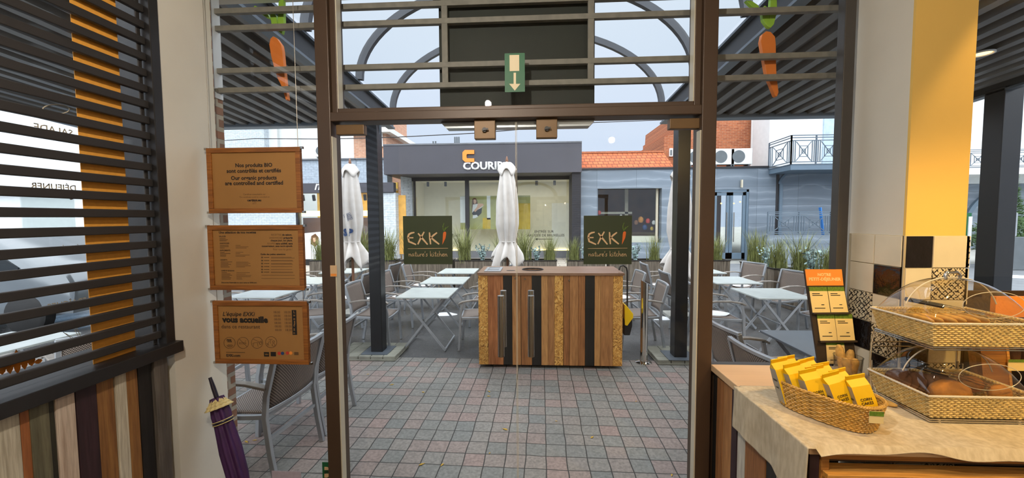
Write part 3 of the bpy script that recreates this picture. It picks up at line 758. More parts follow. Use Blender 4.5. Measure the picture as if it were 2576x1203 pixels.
def sticker(name, label, px0, py0, px1, py1):
    ys = YG - 0.0065
    t = thing(name, label, 'sticker', tuple(onY((px0 + px1) / 2, py1, ys)))
    q = quad_box(px0, py1, px1, py0, ys - 0.0006, ys); MB().box(*q).build('film', M['stickergreen'], t, smooth=0)
    x0, x1, z0, z1 = q[0], q[1], q[4], q[5]
    def pl(u, v): return (x0 + (u - 110) / 920 * (x1 - x0), z1 - (v - 175) / 915 * (z1 - z0))
    w = 34 / 920 * (x1 - x0)
    L = [[(312, 487), (262, 497), (216, 522), (202, 560), (206, 610), (216, 660), (250, 672), (340, 712)], [(210, 588), (290, 586)], [(397, 510), (478, 610), (560, 708)], [(500, 485), (440, 590), (386, 702)],
         [(605, 495), (612, 600), (622, 702)], [(738, 497), (680, 540), (628, 588)], [(630, 582), (700, 645), (775, 704)]]
    strokes(L, w, ys - 0.0014, ys - 0.0006, pl).build('brand_letters', M['cream'], t, smooth=0)
    MB().prism([pl(*p) for p in [(872, 480), (900, 471), (918, 488), (914, 540), (903, 595), (872, 660), (842, 718), (850, 640), (856, 540), (862, 495)]], ys - 0.0014, ys - 0.0006).build('carrot_emblem', M['carrot'], t, smooth=0)
    strokes([[(880, 315), (858, 370), (860, 420), (876, 460)], [(960, 375), (915, 410), (880, 458)], [(908, 392), (890, 425)]], w * 0.35, ys - 0.0014, ys - 0.0006, pl).build('carrot_leaves', M['cardgreen'], t, smooth=0)
    H = [[(195, 793), (570, 790), (945, 787)]]
    s = "nature's kitchen"; tot = sum(HAND[c][1] for c in s); k = (940 - 205) / tot; cx = 205; base = 940; xh = 52
    for c in s:
        for st in HAND[c][0]: H.append([(cx + u * k, base - v * xh) for u, v in st])
        cx += HAND[c][1] * k
    strokes(H, w * 0.26, ys - 0.0014, ys - 0.0006, pl).build('tagline', M['cream'], t, smooth=0)
sticker('door_sticker', 'square green EXKi sticker on the left glass door leaf', 1016, 543, 1137, 665)
sticker('door_sticker', 'square green EXKi sticker on the right glass door leaf', 1468, 542, 1590, 665)

# small stickers low on the left side glass and on the jamb
ys = YG - 0.0045
ps = thing('payment_sticker', 'green and cream meal voucher sticker low beside the left door jamb', 'sticker', tuple(onY(832, 1203, ys)))
q = quad_box(812, 1215, 845, 1164, ys - 0.0006, ys); MB().box(*q).build('film', M['exitgreen'], ps, smooth=0)
Pq = lambda a, b: (onY(a, b, ys - 0.001).x, onY(a, b, ys - 0.001).z)
m = MB(); m.prism([Pq(816, 1175), Pq(823, 1175), Pq(830, 1180), Pq(838, 1175), Pq(845, 1175), Pq(845, 1183), Pq(816, 1183)], ys - 0.0012, ys - 0.0006)
m.prism([Pq(816, 1202), Pq(823, 1202), Pq(830, 1197), Pq(838, 1202), Pq(845, 1202), Pq(845, 1192), Pq(816, 1192)], ys - 0.0012, ys - 0.0006); m.build('emblem', M['cream'], ps, smooth=0)
ptext('pluxee', 817, 844, 1187.5, ys - 0.0013, 'ink', ps, bold=0.03)
q = quad_box(685, 1225, 757, 1187, ys - 0.0006, ys); o = MB().box(*q).build('window_sticker', plain('pale lilac film', '#b9b0c0', 0.7, var=0.1, scale=40), smooth=0)
tag(o, 'pale lilac sticker at the foot of the left side glass', 'sticker')
jx = thing('jamb_sticker', 'small brown notice stuck on the left door jamb', 'sticker', tuple(onY(840, 695, YG - 0.052)))
q = quad_box(831, 696, 847, 668, YG - 0.0515, YG - 0.0502); MB().box(*q).build('film', M['cream'], jx, smooth=0)
q = quad_box(832, 695, 846, 689, YG - 0.0525, YG - 0.0515); MB().box(*q).build('band', M['orange'], jx, smooth=0)

# ---------------- three framed notices on cables
YF = 2.04
def framed(label, px0, py0, px1, py1):
    x0, x1, _, _, z0, z1 = quad_box(px0, py1, px1, py0, YF, YF)
    t = thing('framed_notice', label, 'sign', ((x0 + x1) / 2, YF, z0)); b = 0.026
    f = MB(); d0, d1 = YF, YF + 0.022
    f.box(x0, x1, d0, d1, z1 - b, z1).box(x0, x1, d0, d1, z0, z0 + b).box(x0, x0 + b, d0, d1, z0 + b, z1 - b).box(x1 - b, x1, d0, d1, z0 + b, z1 - b)
    f.build('frame', M['signwood'], t, smooth=0, bev=0.002)
    MB().box(x0 + b, x1 - b, YF + 0.008, YF + 0.016, z0 + b, z1 - b).build('paper', M['kraft'], t, smooth=0)
    for xx in (x0 - 0.006, x1 + 0.006):
        for zz in (z0 + 0.004, z1 - 0.004): MB().box(xx - 0.008, xx + 0.008, YF + 0.004, YF + 0.018, zz - 0.006, zz + 0.006).build('cable_clip', M['steel'], t, smooth=0)
    return t
YT = YF + 0.0072
n1 = framed('framed organic products notice, topmost of the three on the left glass', 525, 369, 753, 537)
for s, a, b, y, bo in (('Nos produits BIO', 592, 685, 416, .03), ('sont contrôlés et certifiés', 570, 707, 430, .03), ('Our organic products', 581, 696, 448, .03), ('are controlled and certified', 566, 712, 461, .03), ('certisys.eu', 622, 657, 504, .035)):
    ptext(s, a, b, y, YT, 'ink', n1, bo)
for s, a, b, y in (('Certificat consultable sur', 612, 668, 489), ('The certificate could be consulted on', 602, 678, 496), ('2017', 635, 645, 512)): ptext(s, a, b, y, YT, 'inkgrey', n1)
n2 = framed('framed recipe list notice, middle of the three on the left glass', 528, 566, 760, 730)
Z2 = lambda x, y: (520 + x * .1496, 560 + y * .1496)
for s, a, b, y, mt, bo in (('Une sélection de nos recettes', 205, 830, 168, 'ink', .03), ('SALADES', 208, 320, 233, 'ink', .03), ('SANDWICHES', 218, 378, 350, 'ink', .03), ('SUPPLÉMENTS', 222, 395, 470, 'ink', .03), ('DESSERTS', 232, 345, 630, 'ink', .03),
                       ('CAFÉS ET BOISSONS', 245, 465, 812, 'ink', .03), ('RECETTES', 1085, 1255, 207, 'inkgrey', 0), ('de saison.', 1270, 1435, 207, 'ink', .03), ('SANDWICHES', 1050, 1280, 260, 'inkgrey', 0), ('préparés', 1292, 1445, 258, 'ink', .03),
                       ('chaque jour, sur place.', 1075, 1440, 303, 'ink', .03), ('SOUPES', 1018, 1150, 355, 'inkgrey', 0), ('sans additif, sans', 1162, 1445, 355, 'ink', .03), ('conservateur, sans sucre ajouté.', 925, 1445, 398, 'ink', .03),
                       ('Pour tous les goûts !', 1118, 1445, 453, 'inkgrey', 0), ('Guide des petites attentions', 905, 1322, 535, 'ink', .03), ("Découvrez l'intégralité de notre carte sur EXKi.com", 248, 840, 1012, 'ink', .03)):
    pa = Z2(a, y); pb = Z2(b, y); ptext(s, pa[0], pb[0], pa[1], YT, mt, n2, bo)
ln = MB(); rnd = random.Random(3)
def rule(x0, x1, y, th=9):
    a = onY(*Z2(x0, y - th / 2), YT); b = onY(*Z2(x1, y + th / 2), YT); ln.box(a.x, b.x, YT, YT + 0.0006, b.z, a.z)
for x0, rows in ((216, (265, 288, 308)), (222, (382, 405, 428)), (226, (502, 522, 545, 565)), (236, (662, 684, 704, 726, 748)), (250, (842, 865, 886, 910, 930, 952))):
    for y in rows: rule(x0, x0 + rnd.uniform(70, 190), y)
for x0, rows in ((485, (385, 408, 430, 500, 523, 547, 570)), (495, (665, 686, 706, 728, 748)), (500, (845, 868, 890, 912, 933, 952)), (1080, (585, 597, 635, 648, 690, 702, 742, 790, 832, 846)), (920, (885, 940))):
    for y in rows: rule(x0, x0 + (rnd.uniform(70, 260) if x0 < 900 else rnd.uniform(330, 400) if x0 > 1000 else 560), y, 6)
for y in (588, 640, 690, 742, 790, 834): rule(915, 945, y, 24); rule(962, 1050, y, 11)
ln.build('fine_print', M['inkgrey'], n2, smooth=0)
n3 = framed('framed welcome and opening hours notice, lowest of the three on the left glass', 541, 759, 771, 915)
Z3 = lambda x, y: (530 + x * .158, 740 + y * .158)
for s, a, b, y, mt, bo, sh in (("L'équipe EXKi", 190, 705, 322, 'ink', .018, .25), ('vous accueille', 180, 912, 412, 'ink', .055, 0), ('dans ce restaurant', 172, 785, 522, 'ink', 0, 0), ('EXKi.com', 250, 470, 980, 'ink', .035, 0)):
    pa = Z3(a, y); pb = Z3(b, y); ptext(s, pa[0], pb[0], pa[1], YT, mt, n3, bo, sh)
for i, y in enumerate((292, 350, 405, 462, 517, 575)):
    for s, x in (('08:00', 1000 + i * 5), ('18:30' if i == 5 else '18:00', 1170 + i * 4)): pa = Z3(x, y); pb = Z3(x + 105, y); ptext(s, pa[0], pb[0], pa[1], YT, 'inkgrey', n3, 0.01, name='opening_hours')
day = MB(); a = onY(*Z3(1290, 255), YT); b = onY(*Z3(1375, 650), YT); day.box(a.x, b.x, YT - 0.0006, YT + 0.0006, b.z, a.z); dy = day.build('day_column', M['ink'], n3, smooth=0)
for i, c in enumerate('LMMJVSD'): pa = Z3(1318, 288 + i * 56); pb = Z3(1343, 288 + i * 56); ptext(c, pa[0], pb[0], pa[1], YT - 0.0008, 'kraft', n3, 0.03, name='day_letter', kz=0.9)
fp = MB(); a = onY(*Z3(245, 922), YT); b = onY(*Z3(545, 936), YT); fp.box(a.x, b.x, YT, YT + .0006, b.z, a.z); fp.build('fine_print', M['inkgrey'], n3, smooth=0)
ic = MB()
def circ(x, y, r, w=0.0007, a0=0, a1=2 * PI):
    n = 28; full = a1 - a0 > 6
    ic.tube([onY(*Z3(x + r * math.cos(a0 + (a1 - a0) * i / n), y + r * math.sin(a0 + (a1 - a0) * i / n)), YT) for i in range(n if full else n + 1)], w, 5, up=(0, 1, 0.01), closed=full)
def seg(*p): ic.tube([onY(*Z3(*q), YT) for q in p], 0.0006, 5, up=(0, 1, 0.01))
for x, y in ((300, 778), (515, 778), (738, 775), (962, 768)): circ(x, y, 90)
for r in (22, 38, 54): circ(305, 790, r, 0.0008, 0.5, PI - 0.5)
seg((455, 715), (578, 838)); seg((455, 775), (560, 775), (560, 795), (455, 795), (455, 775)); seg((545, 760), (560, 738))
seg((660, 800), (690, 775), (760, 775), (800, 745), (820, 770)); seg((690, 775), (680, 835)); seg((745, 780), (755, 838)); circ(795, 785, 20); seg((670, 715), (770, 760))
seg((925, 725), (985, 725)); seg((955, 725), (955, 790)); circ(1000, 810, 22); circ(1000, 760, 16); seg((900, 820), (935, 750)); seg((890, 780), (930, 820))
ic.build('pictogram', M['ink'], n3)
ptext('FREE', *[Z3(255, 735)[0], Z3(328, 735)[0], Z3(0, 735)[1]], YT, 'ink', n3, .04); ptext('Wi-Fi', Z3(262, 0)[0], Z3(335, 0)[0], Z3(0, 760)[1], YT, 'ink', n3, .04)
def logo(name, parts):
    root = None
    for kind, x0, y0, x1, y1, mt, dd in parts:
        m = MB()
        if kind == 'r': a = onY(*Z3(x0, y0), YT); b = onY(*Z3(x1, y1), YT); m.box(a.x, b.x, YT - dd, YT + 0.0006, b.z, a.z)
        else: c = onY(*Z3(x0, y0), YT); m.tube([(c.x, YT - dd, c.z), (c.x, YT + 0.0006, c.z)], x1 * .158 * YT / FOC, 20)
        m.build(name, M[mt], n3, smooth=0)
logo('card_logo', [('r', 848, 925, 930, 995, 'ink', .0006), ('r', 955, 922, 1040, 992, 'ink', .0006), ('c', 1090, 945, 28, 0, 'red', .0006), ('c', 1144, 945, 28, 0, 'blue', .0007), ('c', 1222, 940, 28, 0, 'red', .0006), ('c', 1275, 940, 28, 0, 'orange', .0005), ('r', 1330, 925, 1398, 972, 'inkgrey', .0005)])
ptext('VISA', Z3(860, 0)[0], Z3(920, 0)[0], Z3(0, 962)[1], YT - 0.0008, 'kraft', n3, .03)
for nm, (pa, pb) in (('right', ((749, 0), (772, 915))), ('left', ((508, 0), (536, 915)))):
    x0, z0 = onY(pa[0], pa[1], YF + 0.011).x, CZ; p = onY(pb[0], pb[1], YF + 0.011)
    xx = n1.location.x + (0.247 if nm == 'right' else -0.247); 
    m = MB().tube([(xx, YF + 0.011, 1.0), (xx, YF + 0.011, CZ)], 0.0016, 6, up=(1, 0, 0))
    tag(m.build('hanging_cable', M['cable']), 'thin steel hanging cable at the %s edge of the framed notices' % nm, 'cable')

# ---------------- folded umbrella leaning in the corner
um = thing('folded_umbrella', 'purple folded umbrella with cream ruffle leaning in the window corner', 'umbrella', (-1.50, 1.86, FZ))
A = onY(528, 950, 1.99); B = onY(545, 1000, 1.985); Cc = onY(568, 1075, 1.97); D = onY(600, 1203, 1.94); ax = (D - B).normalized(); E = B + ax * ((FZ + 0.03 - B.z) / ax.z)
MB().tube([A, A + (B - A) * .5, B], 0.011, 12, up=(0, 1, 0), scales=[0.75, 1, 1]).build('handle', M['purpleblk'], um)
L = (E - B).length; prof = [(0.0, .028), (.05, .034), (.13, .040), (.2, .038), (.4, .046), (.6, .044), (.8, .03), (.95, .014), (1.0, .005)]
X1 = ax.cross(Vector((0, 1, 0))).normalized(); Y1 = ax.cross(X1)
m = MB(); m.grid(lambda u, v: B + ax * (L * prof[int(round(v * 8))][0]) + (X1 * math.cos(u * 2 * PI) + Y1 * math.sin(u * 2 * PI)) * prof[int(round(v * 8))][1] * (1 + 0.16 * math.cos(u * 2 * PI * 8 + v * 3)), 64, 8, True)
m.build('canopy', M['purple'], um, smooth=60)
m = MB()
for k in range(3):
    q0 = B + ax * (0.004 + 0.016 * k)
    m.grid(lambda u, v: q0 + ax * (0.02 * v) + (X1 * math.cos(u * 2 * PI) + Y1 * math.sin(u * 2 * PI)) * (0.022 + 0.012 * k + v * 0.016 + 0.005 * math.sin(u * 2 * PI * 14) * v), 84, 2, True)
m.build('ruffle', M['ruffle'], um, smooth=60, solid=0.0015)
m = MB(); q0 = B + ax * (L * 0.17); m.grid(lambda u, v: q0 + ax * (0.016 * v) + (X1 * math.cos(u * 2 * PI) + Y1 * math.sin(u * 2 * PI)) * (0.046), 32, 1, True); m.build('closing_strap', M['purpleblk'], um, solid=0.002)
m = MB()
for dz in (0.0, 0.016): q0 = B + ax * (L * 0.17 + dz); m.tube([q0 + (X1 * math.cos(a) + Y1 * math.sin(a)) * 0.047 for a in [i * PI / 12 for i in range(24)]], 0.0022, 6, up=tuple(ax), closed=True)
m.build('strap_piping', M['ruffle'], um)
MB().tube([E - ax * 0.05, E + ax * 0.02], 0.005, 8).build('tip', M['steel'], um)
# ================================================================== OUTSIDE: ground, pergola, terrace
sed_ground = struct('ground_street', box1(-60, 60, -14, 70, -0.25, -0.02), M['concrete'], smooth=0)
struct('ground_paving', box1(-9, 5.6, YG + 0.03, 4.83, -0.1, 0.0), M['paver'], smooth=0)
struct('ground_terrace', box1(-9, 5.6, 4.83, 10.2, -0.1, -0.006), M['asphalt'], smooth=0)
struct('road', box1(5.6, 40, -8, 15.2, -0.1, -0.012), M['asphaltroad'], smooth=0)
struct('road_side', box1(-40, -9, -8, 15.2, -0.1, -0.012), M['asphaltroad'], smooth=0)
struct('sidewalk', box1(-9, 5.6, 12.2, 20, -0.1, 0.004), brick('pale pavement slabs', '#b3aa9c', '#a39b8f', '#7d766c', 0.6, 0.3, 'XY', msize=0.02, bump=0.3), smooth=0)

zr = lambda Y: 3.48 - 0.055 * (Y - 3.1)
Y0, Y1 = 2.27, 5.72
XA, XB = -2.01, 1.80
def ibeam(x, s, name, parent):
    m = MB(); a, b = Vector((x, Y0, zr(Y0))), Vector((x, Y1, zr(Y1)))
    for dz, w, h in ((-0.012, 0.10, 0.024), (-0.228, 0.10, 0.024)): m.bar([a + Vector((0, 0, dz)), b + Vector((0, 0, dz))], w, h)
    m.mi = 1; m.bar([a + Vector((0, 0, -0.12)), b + Vector((0, 0, -0.12))], 0.02, 0.2)
    return m.build(name, [M['flange'], M['beam']], parent, smooth=0)
def canopy(name, label, xa, xb, outer_posts):
    s = 1 if xb > xa else -1
    t = thing(name, label, 'canopy', (xa, Y1, 0))
    lo, hi = min(xa, xb), max(xa, xb); m = MB(); n = int((hi - lo) / 0.2)
    poly = []
    for i in range(n):
        x = lo + i * (hi - lo) / n; p = (hi - lo) / n
        poly += [(x, 0), (x + p * .42, 0), (x + p * .5, 0.055), (x + p * .92, 0.055)]
    poly += [(hi, 0), (hi, 0.1), (lo, 0.1)]
    k = len(poly); vs = [(x, Y, zr(Y) - 0.16 + z) for Y in (Y0, Y1) for x, z in poly]
    m.add(vs, [tuple(range(k)), tuple(range(2 * k - 1, k - 1, -1))] + [(i, k + i, k + (i + 1) % k, (i + 1) % k) for i in range(k)])
    m.build('corrugated_roof', M['soffit'], t, smooth=0)
    ibeam(xa, s, 'side_beam', t); ibeam(xb, s, 'side_beam', t)
    zb = 3.185
    MB().box(lo, hi, Y1 - 0.06, Y1 + 0.04, zb + 0.03, zr(Y1) + 0.02).build('front_beam', M['beam'], t, smooth=0)
    MB().box(lo, hi, Y1 - 0.09, Y1 + 0.09, zb - 0.035, zb + 0.03).build('gutter', M['flange'], t, smooth=0, bev=0.01)
    for px_, py_ in outer_posts:
        MB().box(px_ - .1, px_ + .1, py_ - .1, py_ + .1, 0, 3.2).build('post', M['post'], t, smooth=0, bev=0.006)
    return t
canopy('roof_canopy', 'dark corrugated terrace canopy on the left of the glazed vault', XA - 0.06, -6.5, [(-6.4, 5.6)])
canopy('roof_canopy', 'dark corrugated terrace canopy on the right of the glazed vault', XB + 0.06, 5.25, [(5.3, 4.75)])

va = thing('glazed_vault', 'clear arched vault with dark ribs between the two canopies', 'vault', ((XA + XB) / 2, 4, 3.3))
hw = (XB - XA) / 2; xc = (XA + XB) / 2; RISE = 1.06
for Y in (5.62, 4.54, 3.46, 2.40):
    m = MB(); m.bar([(xc - hw * math.cos(a), Y, zr(Y) + RISE * math.sin(a)) for a in [PI * i / 40 for i in range(41)]], 0.078, 0.06, up=(0, 1, 0)); m.build('arched_rib', M['rib'], va)
m = MB(); m.grid(lambda u, v: Vector((xc - hw * math.cos(PI * u), Y0 + (5.62 - Y0) * v, zr(Y0 + (5.62 - Y0) * v) + (RISE + 0.035) * math.sin(PI * u) + 0.02)), 40, 6)
m.build('clear_sheet', M['vault'], va)
for nm, x, y in (('left', -2.01, 4.91), ('right', 1.80, 4.85)):
    t = thing('canopy_post', 'black square steel post on the %s plinth' % nm, 'post', (x, y, 0.06))
    MB().box(x - .075, x + .075, y - .08, y + .08, 0.06, zr(y) - 0.24).build('shaft', M['post'], t, smooth=0, bev=0.006)
    MB().box(x - .17, x + .17, y - .17, y + .17, 0.06, 0.068).build('base_plate', M['flange'], t, smooth=0)
    s = 1 if nm == 'left' else -1
    MB().prism([(x + s * .075, 2.85), (x + s * .13, 3.13), (x + s * .075, 3.13)], y - .01, y + .01).build('gusset', M['flange'], t, smooth=0)
    pl = MB(); x0, x1 = (x - .5, -1.72) if nm == 'left' else (1.50, x + .5)
    pl.box(x0, x1, 4.69, 5.24, 0, 0.02)
    nx, ny = 5, 4
    for i in range(nx):
        for j in range(ny):
            pl.box(x0 + (x1 - x0) * i / nx + .003, x0 + (x1 - x0) * (i + 1) / nx - .003, 4.69 + .55 * j / ny + .003, 4.69 + .55 * (j + 1) / ny - .003, 0.01, 0.06 + random.uniform(-.003, .003))
    tag(pl.build('post_plinth', plain('mossy paver block ' + nm, '#85857a', 0.8, var=0.25, scale=5, bump=0.3), smooth=0, bev=0.006), 'low paver plinth under the %s black post' % nm, 'plinth')
p = onZ(2472, 112, 3.35)
dl = thing('ceiling_glow_disc', 'round warm glowing disc under the right canopy ceiling', 'lamp', (p.x, p.y, zr(p.y) - 0.175))  # glowing disc with a ring, set under the canopy ceiling
q = dl.location
MB().lathe([(0.062, 0.014), (0.075, 0.0), (0.085, 0.0), (0.085, 0.014)], (q.x, q.y, q.z), 24).build('trim_ring', M['white'], dl)
MB().lathe([(0.0, 0.006), (0.062, 0.006), (0.062, 0.012), (0.0, 0.012)], (q.x, q.y, q.z), 24).build('glow_disc', M['lamp_glow'], dl)

# ---------------- armchairs
def arc(p, q, k, n=6, ax=Vector((0, 0, 1))):
    p = Vector(p); q = Vector(q); return [p.lerp(q, i / n) + ax * (k * 4 * (i / n) * (1 - i / n)) for i in range(n + 1)]
def make_chair():
    t = thing('terrace_armchair', '', 'chair'); A = M['alu']; W = 0.255
    m = MB(); m.grid(lambda u, v: Vector((-0.21 + 0.43 * v, -0.225 + 0.45 * u, 0.445 + 0.012 * abs(2 * u - 1) ** 2 - 0.02 * v * v + (0.012 * (1 - v)))), 10, 8); m.build('seat', M['weave'], t, solid=0.012, local=True)
    fr = MB()
    fr.bar(arc((-0.235, W - .01, .455), (0.235, W - .01, .435), -.006), .03, .03); fr.bar(arc((-0.235, -W + .01, .455), (0.235, -W + .01, .435), -.006), .03, .03)
    fr.bar(arc((0.225, -W, .425), (0.225, W, .425), -.012), .03, .03); fr.bar([(-0.23, -W, .45), (-0.23, W, .45)], .03, .03)
    fr.build('seat_frame', A, t, local=True, bev=.002)
    bp = lambda u, v: Vector((-0.245 - 0.085 * v - 0.03 * (1 - (2 * u - 1) ** 2), -W + .02 + (2 * W - .04) * u, 0.50 + 0.36 * v))
    m = MB(); m.grid(bp, 10, 8); m.build('backrest', M['weave'], t, solid=0.012, local=True)
    for s in (-1, 1):
        m = MB(); m.bar([(-0.31, s * W, 0), (-0.275, s * W, .2), (-0.245, s * W, .45), (-0.26, s * W, .6), (-0.335, s * W, .875)], .034, .028, up=(0, 1, 0)); m.build('leg', A, t, local=True, bev=.003)
        m = MB(); m.bar([(0.255, s * W, 0), (0.235, s * W, .3), (0.23, s * W, .5), (0.20, s * W, .645)], .034, .028, up=(0, 1, 0)); m.build('leg', A, t, local=True, bev=.003)
        m = MB(); m.bar([(-0.27, s * W, .655), (-0.12, s * W, .678), (0.06, s * W, .682), (0.2, s * W, .662), (0.25, s * W, .635)], .05, .02); m.build('armrest', M['alu_dark'], t, local=True, bev=.004)
    m = MB(); m.bar([bp(i / 10, 1.04) + Vector((0, (i / 10 - .5) * .06, 0)) for i in range(11)], .03, .026, up=(0, 0, 1)); m.build('top_rail', A, t, local=True, bev=.003)
    m = MB(); m.bar([bp(i / 10, -0.03) + Vector((0, (i / 10 - .5) * .04, 0)) for i in range(11)], .024, .024)
    m.build('lower_rail', A, t, local=True, bev=.003)
    m = MB(); m.bar([(0.2, -W, .2), (0.2, W, .2)], .02, .02) if False else m.bar([(-0.26, -W, .3), (-0.26, W, .3)], .022, .022); m.build('stretcher', A, t, local=True)
    return t
chair0 = make_chair(); _used = [0]
def chair(x, y, deg, label, z=0.0):
    c = chair0 if not _used[0] else copy_tree(chair0); _used[0] = 1
    c.location = (x, y, z); c.rotation_euler = (0, 0, math.radians(deg)); c['label'] = label; c['group'] = 'woven armchairs on the terrace'; return c
# ---------------- folding tables
def make_table(dark=False):
    t = thing('folding_table', '', 'table'); A = M['alu']
    if not dark: MB().box(-.35, .35, -.36, .36, .722, .742).build('tabletop', M['tabletop'], t, smooth=0, bev=.004, local=True)
    else:
        MB().box(-.35, .35, -.36, .36, .722, .742).build('tabletop', M['tabletop_dark'], t, smooth=0, bev=.004, local=True)
    for s in (-1, 1):
        for a, b in ((1, -1), (-1, 1)):
            m = MB(); m.bar([(a * .29, s * (.30 if a > 0 else .27), 0.012), (b * .27, s * (.30 if a > 0 else .27), .722)], .028, .016, up=(0, 1, 0)); m.build('leg', A, t, local=True)
    m = MB(); m.bar([(.29, -.30, .03), (.29, .30, .03)], .02, .02); m.build('foot_bar', A, t, local=True)
    m = MB(); m.bar([(-.29, -.27, .03), (-.29, .27, .03)], .02, .02); m.build('foot_bar', A, t, local=True)
    m = MB(); m.bar([(0, -.3, .37), (0, .3, .37)], .018, .018); m.build('pivot_bar', A, t, local=True)
    return t
tb0 = make_table(); tb1 = make_table(True); _u = {0: 0, 1: 0}
def table(x, y, label, deg=0, dark=0, z=0.0):
    src = tb1 if dark else tb0
    o = src if not _u[dark] else copy_tree(src); _u[dark] = 1
    o.location = (x, y, z); o.rotation_euler = (0, 0, math.radians(deg)); o['label'] = label; o['group'] = 'dark slatted tables by the shopfront' if dark else 'pale folding terrace tables'; return o
cols = [(-1.46, 'left inner', (5.37, 6.46, 7.62), 0), (-3.78, 'left outer', (5.33, 6.40, 7.62), 0), (3.22, 'right', (5.42, 6.55, 7.68), 0), (0.72, 'centre', (5.45, 6.55), 0)]
row = {0: 'nearest', 1: 'second', 2: 'farthest'}
place = {'left inner': 'in the row right of the left black post', 'left outer': 'in the row left of the left black post', 'right': 'in the row right of the right black post', 'centre': 'in the row behind the wooden cart'}
for x, nm, ysr, _ in cols:
    for i, y in enumerate(ysr):
        if nm != 'centre': table(x, y, 'pale folding terrace table, %s %s' % (row[i], place[nm]))
        rt = random.Random(i * 7 + int(x * 10))
        if nm == 'right': dl_, dr_ = -.72, .78; ar = 180 + 16
        else: dl_, dr_ = -.74, .70; ar = 180
        if nm == 'left outer': dr_ = .70
        if nm != 'centre': chair(x + dl_, y + rt.uniform(-.04, .04), rt.uniform(-4, 4), 'woven armchair left of the %s table %s' % (row[i], place[nm]))
        chair(x + dr_ + (0.03 if nm == 'centre' else 0), y + rt.uniform(-.04, .04), ar + rt.uniform(-5, 5), 'woven armchair right of the %s table %s' % (row[i], place[nm]) if nm != 'centre' else 'woven armchair seen right of the wooden cart, %s' % ('nearer one' if i == 0 else 'farther one'))
# near the glass
chair(-2.02, 2.72, 176, 'woven armchair just outside the left glass, directly below the framed notices')
chair(-2.02, 3.30, 178, 'woven armchair behind the one below the notices, against the left door jamb')
chair(-2.95, 3.25, 4, 'woven armchair facing the two outside the left glass, partly behind the brick pier')
chair(1.90, 3.32, 4, 'woven armchair outside the right glass, farther of the two by the dark table')
chair(1.83, 2.73, 6, 'woven armchair outside the right glass, nearer of the two by the dark table')
table(2.42, 3.27, 'dark grey table outside the right glass, farther of the two', 0, 1)
table(2.42, 2.54, 'dark grey table outside the right glass, nearer one behind the menu stand', 0, 1)
chair(-3.75, 3.1, 150, 'woven armchair outside the slatted side window')
table(-4.55, 3.0, 'pale table outside the slatted side window', 0)

# ---------------- snow lying on far seats and ground
def snow(x, y, z, r, label, sy=1.0):
    rn = random.Random(int(x * 100) + int(y * 37)); ph = [rn.uniform(0, 6) for _ in range(3)]
    m = MB(); m.grid(lambda u, v: Vector((x + math.cos(2 * PI * u) * r * v * (1 + .18 * math.sin(3 * 2 * PI * u + ph[0]) + .1 * math.sin(5 * 2 * PI * u + ph[1])), y + sy * math.sin(2 * PI * u) * r * v * (1 + .18 * math.sin(2 * 2 * PI * u + ph[2])), z + 0.03 * (1 - v ** 2))), 28, 5, True)
    tag(m.build('snow_patch', M['snow'], smooth=180), label, 'snow', kind='stuff')
for nm, x, ysr, _ in ((c[1], c[0], c[2], 0) for c in cols):
    for i, y in enumerate(ysr):
        if i >= 1 or nm == 'right':
            for d, sd in ((-.74, 'left'), (.72, 'right')):
                if nm == 'centre' and d < 0: continue
                if nm == 'right' and i == 0 and d > 0: continue
                snow(x + d + (0.05 if nm == 'right' and d > 0 else 0), y, 0.458, 0.17, 'snow on the armchair %s of the %s table %s' % (sd, row[i], place[nm]))
for i, (px, py, r) in enumerate(((905, 752, .22), (1120, 790, .2), (890, 800, .08), (1550, 862, .06), (1660, 800, .2), (1935, 835, .12), (1785, 870, .1))):
    p = onZ(px, py, 0); snow(p.x, p.y, -0.008, r, 'snow remnant on the terrace, %s' % ['by the left parasol', 'under the nearest inner left table', 'near the left black post', 'right of the wooden cart', 'left of the right black post', 'under the nearest right table', 'beside the right post plinth'][i], 0.8)

# ---------------- planters and plants
def planter(x0, x1, y0, y1, label):
    t = thing('planter_box', label, 'planter', ((x0 + x1) / 2, (y0 + y1) / 2, 0), group='weathered wooden planters round the terrace')
    m = MB(); h = .70; w = .03
    def plank(a0, a1, fn):
        n = max(2, int((a1 - a0) / .14))
        for i in range(n): fn(a0 + (a1 - a0) * i / n + .002, a0 + (a1 - a0) * (i + 1) / n - .002)
    plank(x0, x1, lambda a, b: (m.box(a, b, y0, y0 + w, 0, h), m.box(a, b, y1 - w, y1, 0, h)))
    plank(y0 + w, y1 - w, lambda a, b: (m.box(x0, x0 + w, a, b, 0, h), m.box(x1 - w, x1, a, b, 0, h)))
    m.build('planks', M['planter'], t, smooth=0)
    m = MB(); m.box(x0 - .01, x1 + .01, y0 - .01, y0 + .05, h, h + .02).box(x0 - .01, x1 + .01, y1 - .05, y1 + .01, h, h + .02).box(x0 - .01, x0 + .05, y0 + .05, y1 - .05, h, h + .02).box(x1 - .05, x1 + .01, y0 + .05, y1 - .05, h, h + .02)
    m.build('rim', M['black'], t, smooth=0)
    m = MB(); m.grid(lambda u, v: Vector((x0 + w + (x1 - x0 - 2 * w) * u, y0 + w + (y1 - y0 - 2 * w) * v, h - .05 + .03 * mnoise.noise(Vector((u * 5 + x0, v * 5, 0))))), 14, 8); m.build('soil', M['soil'], t)
    return t
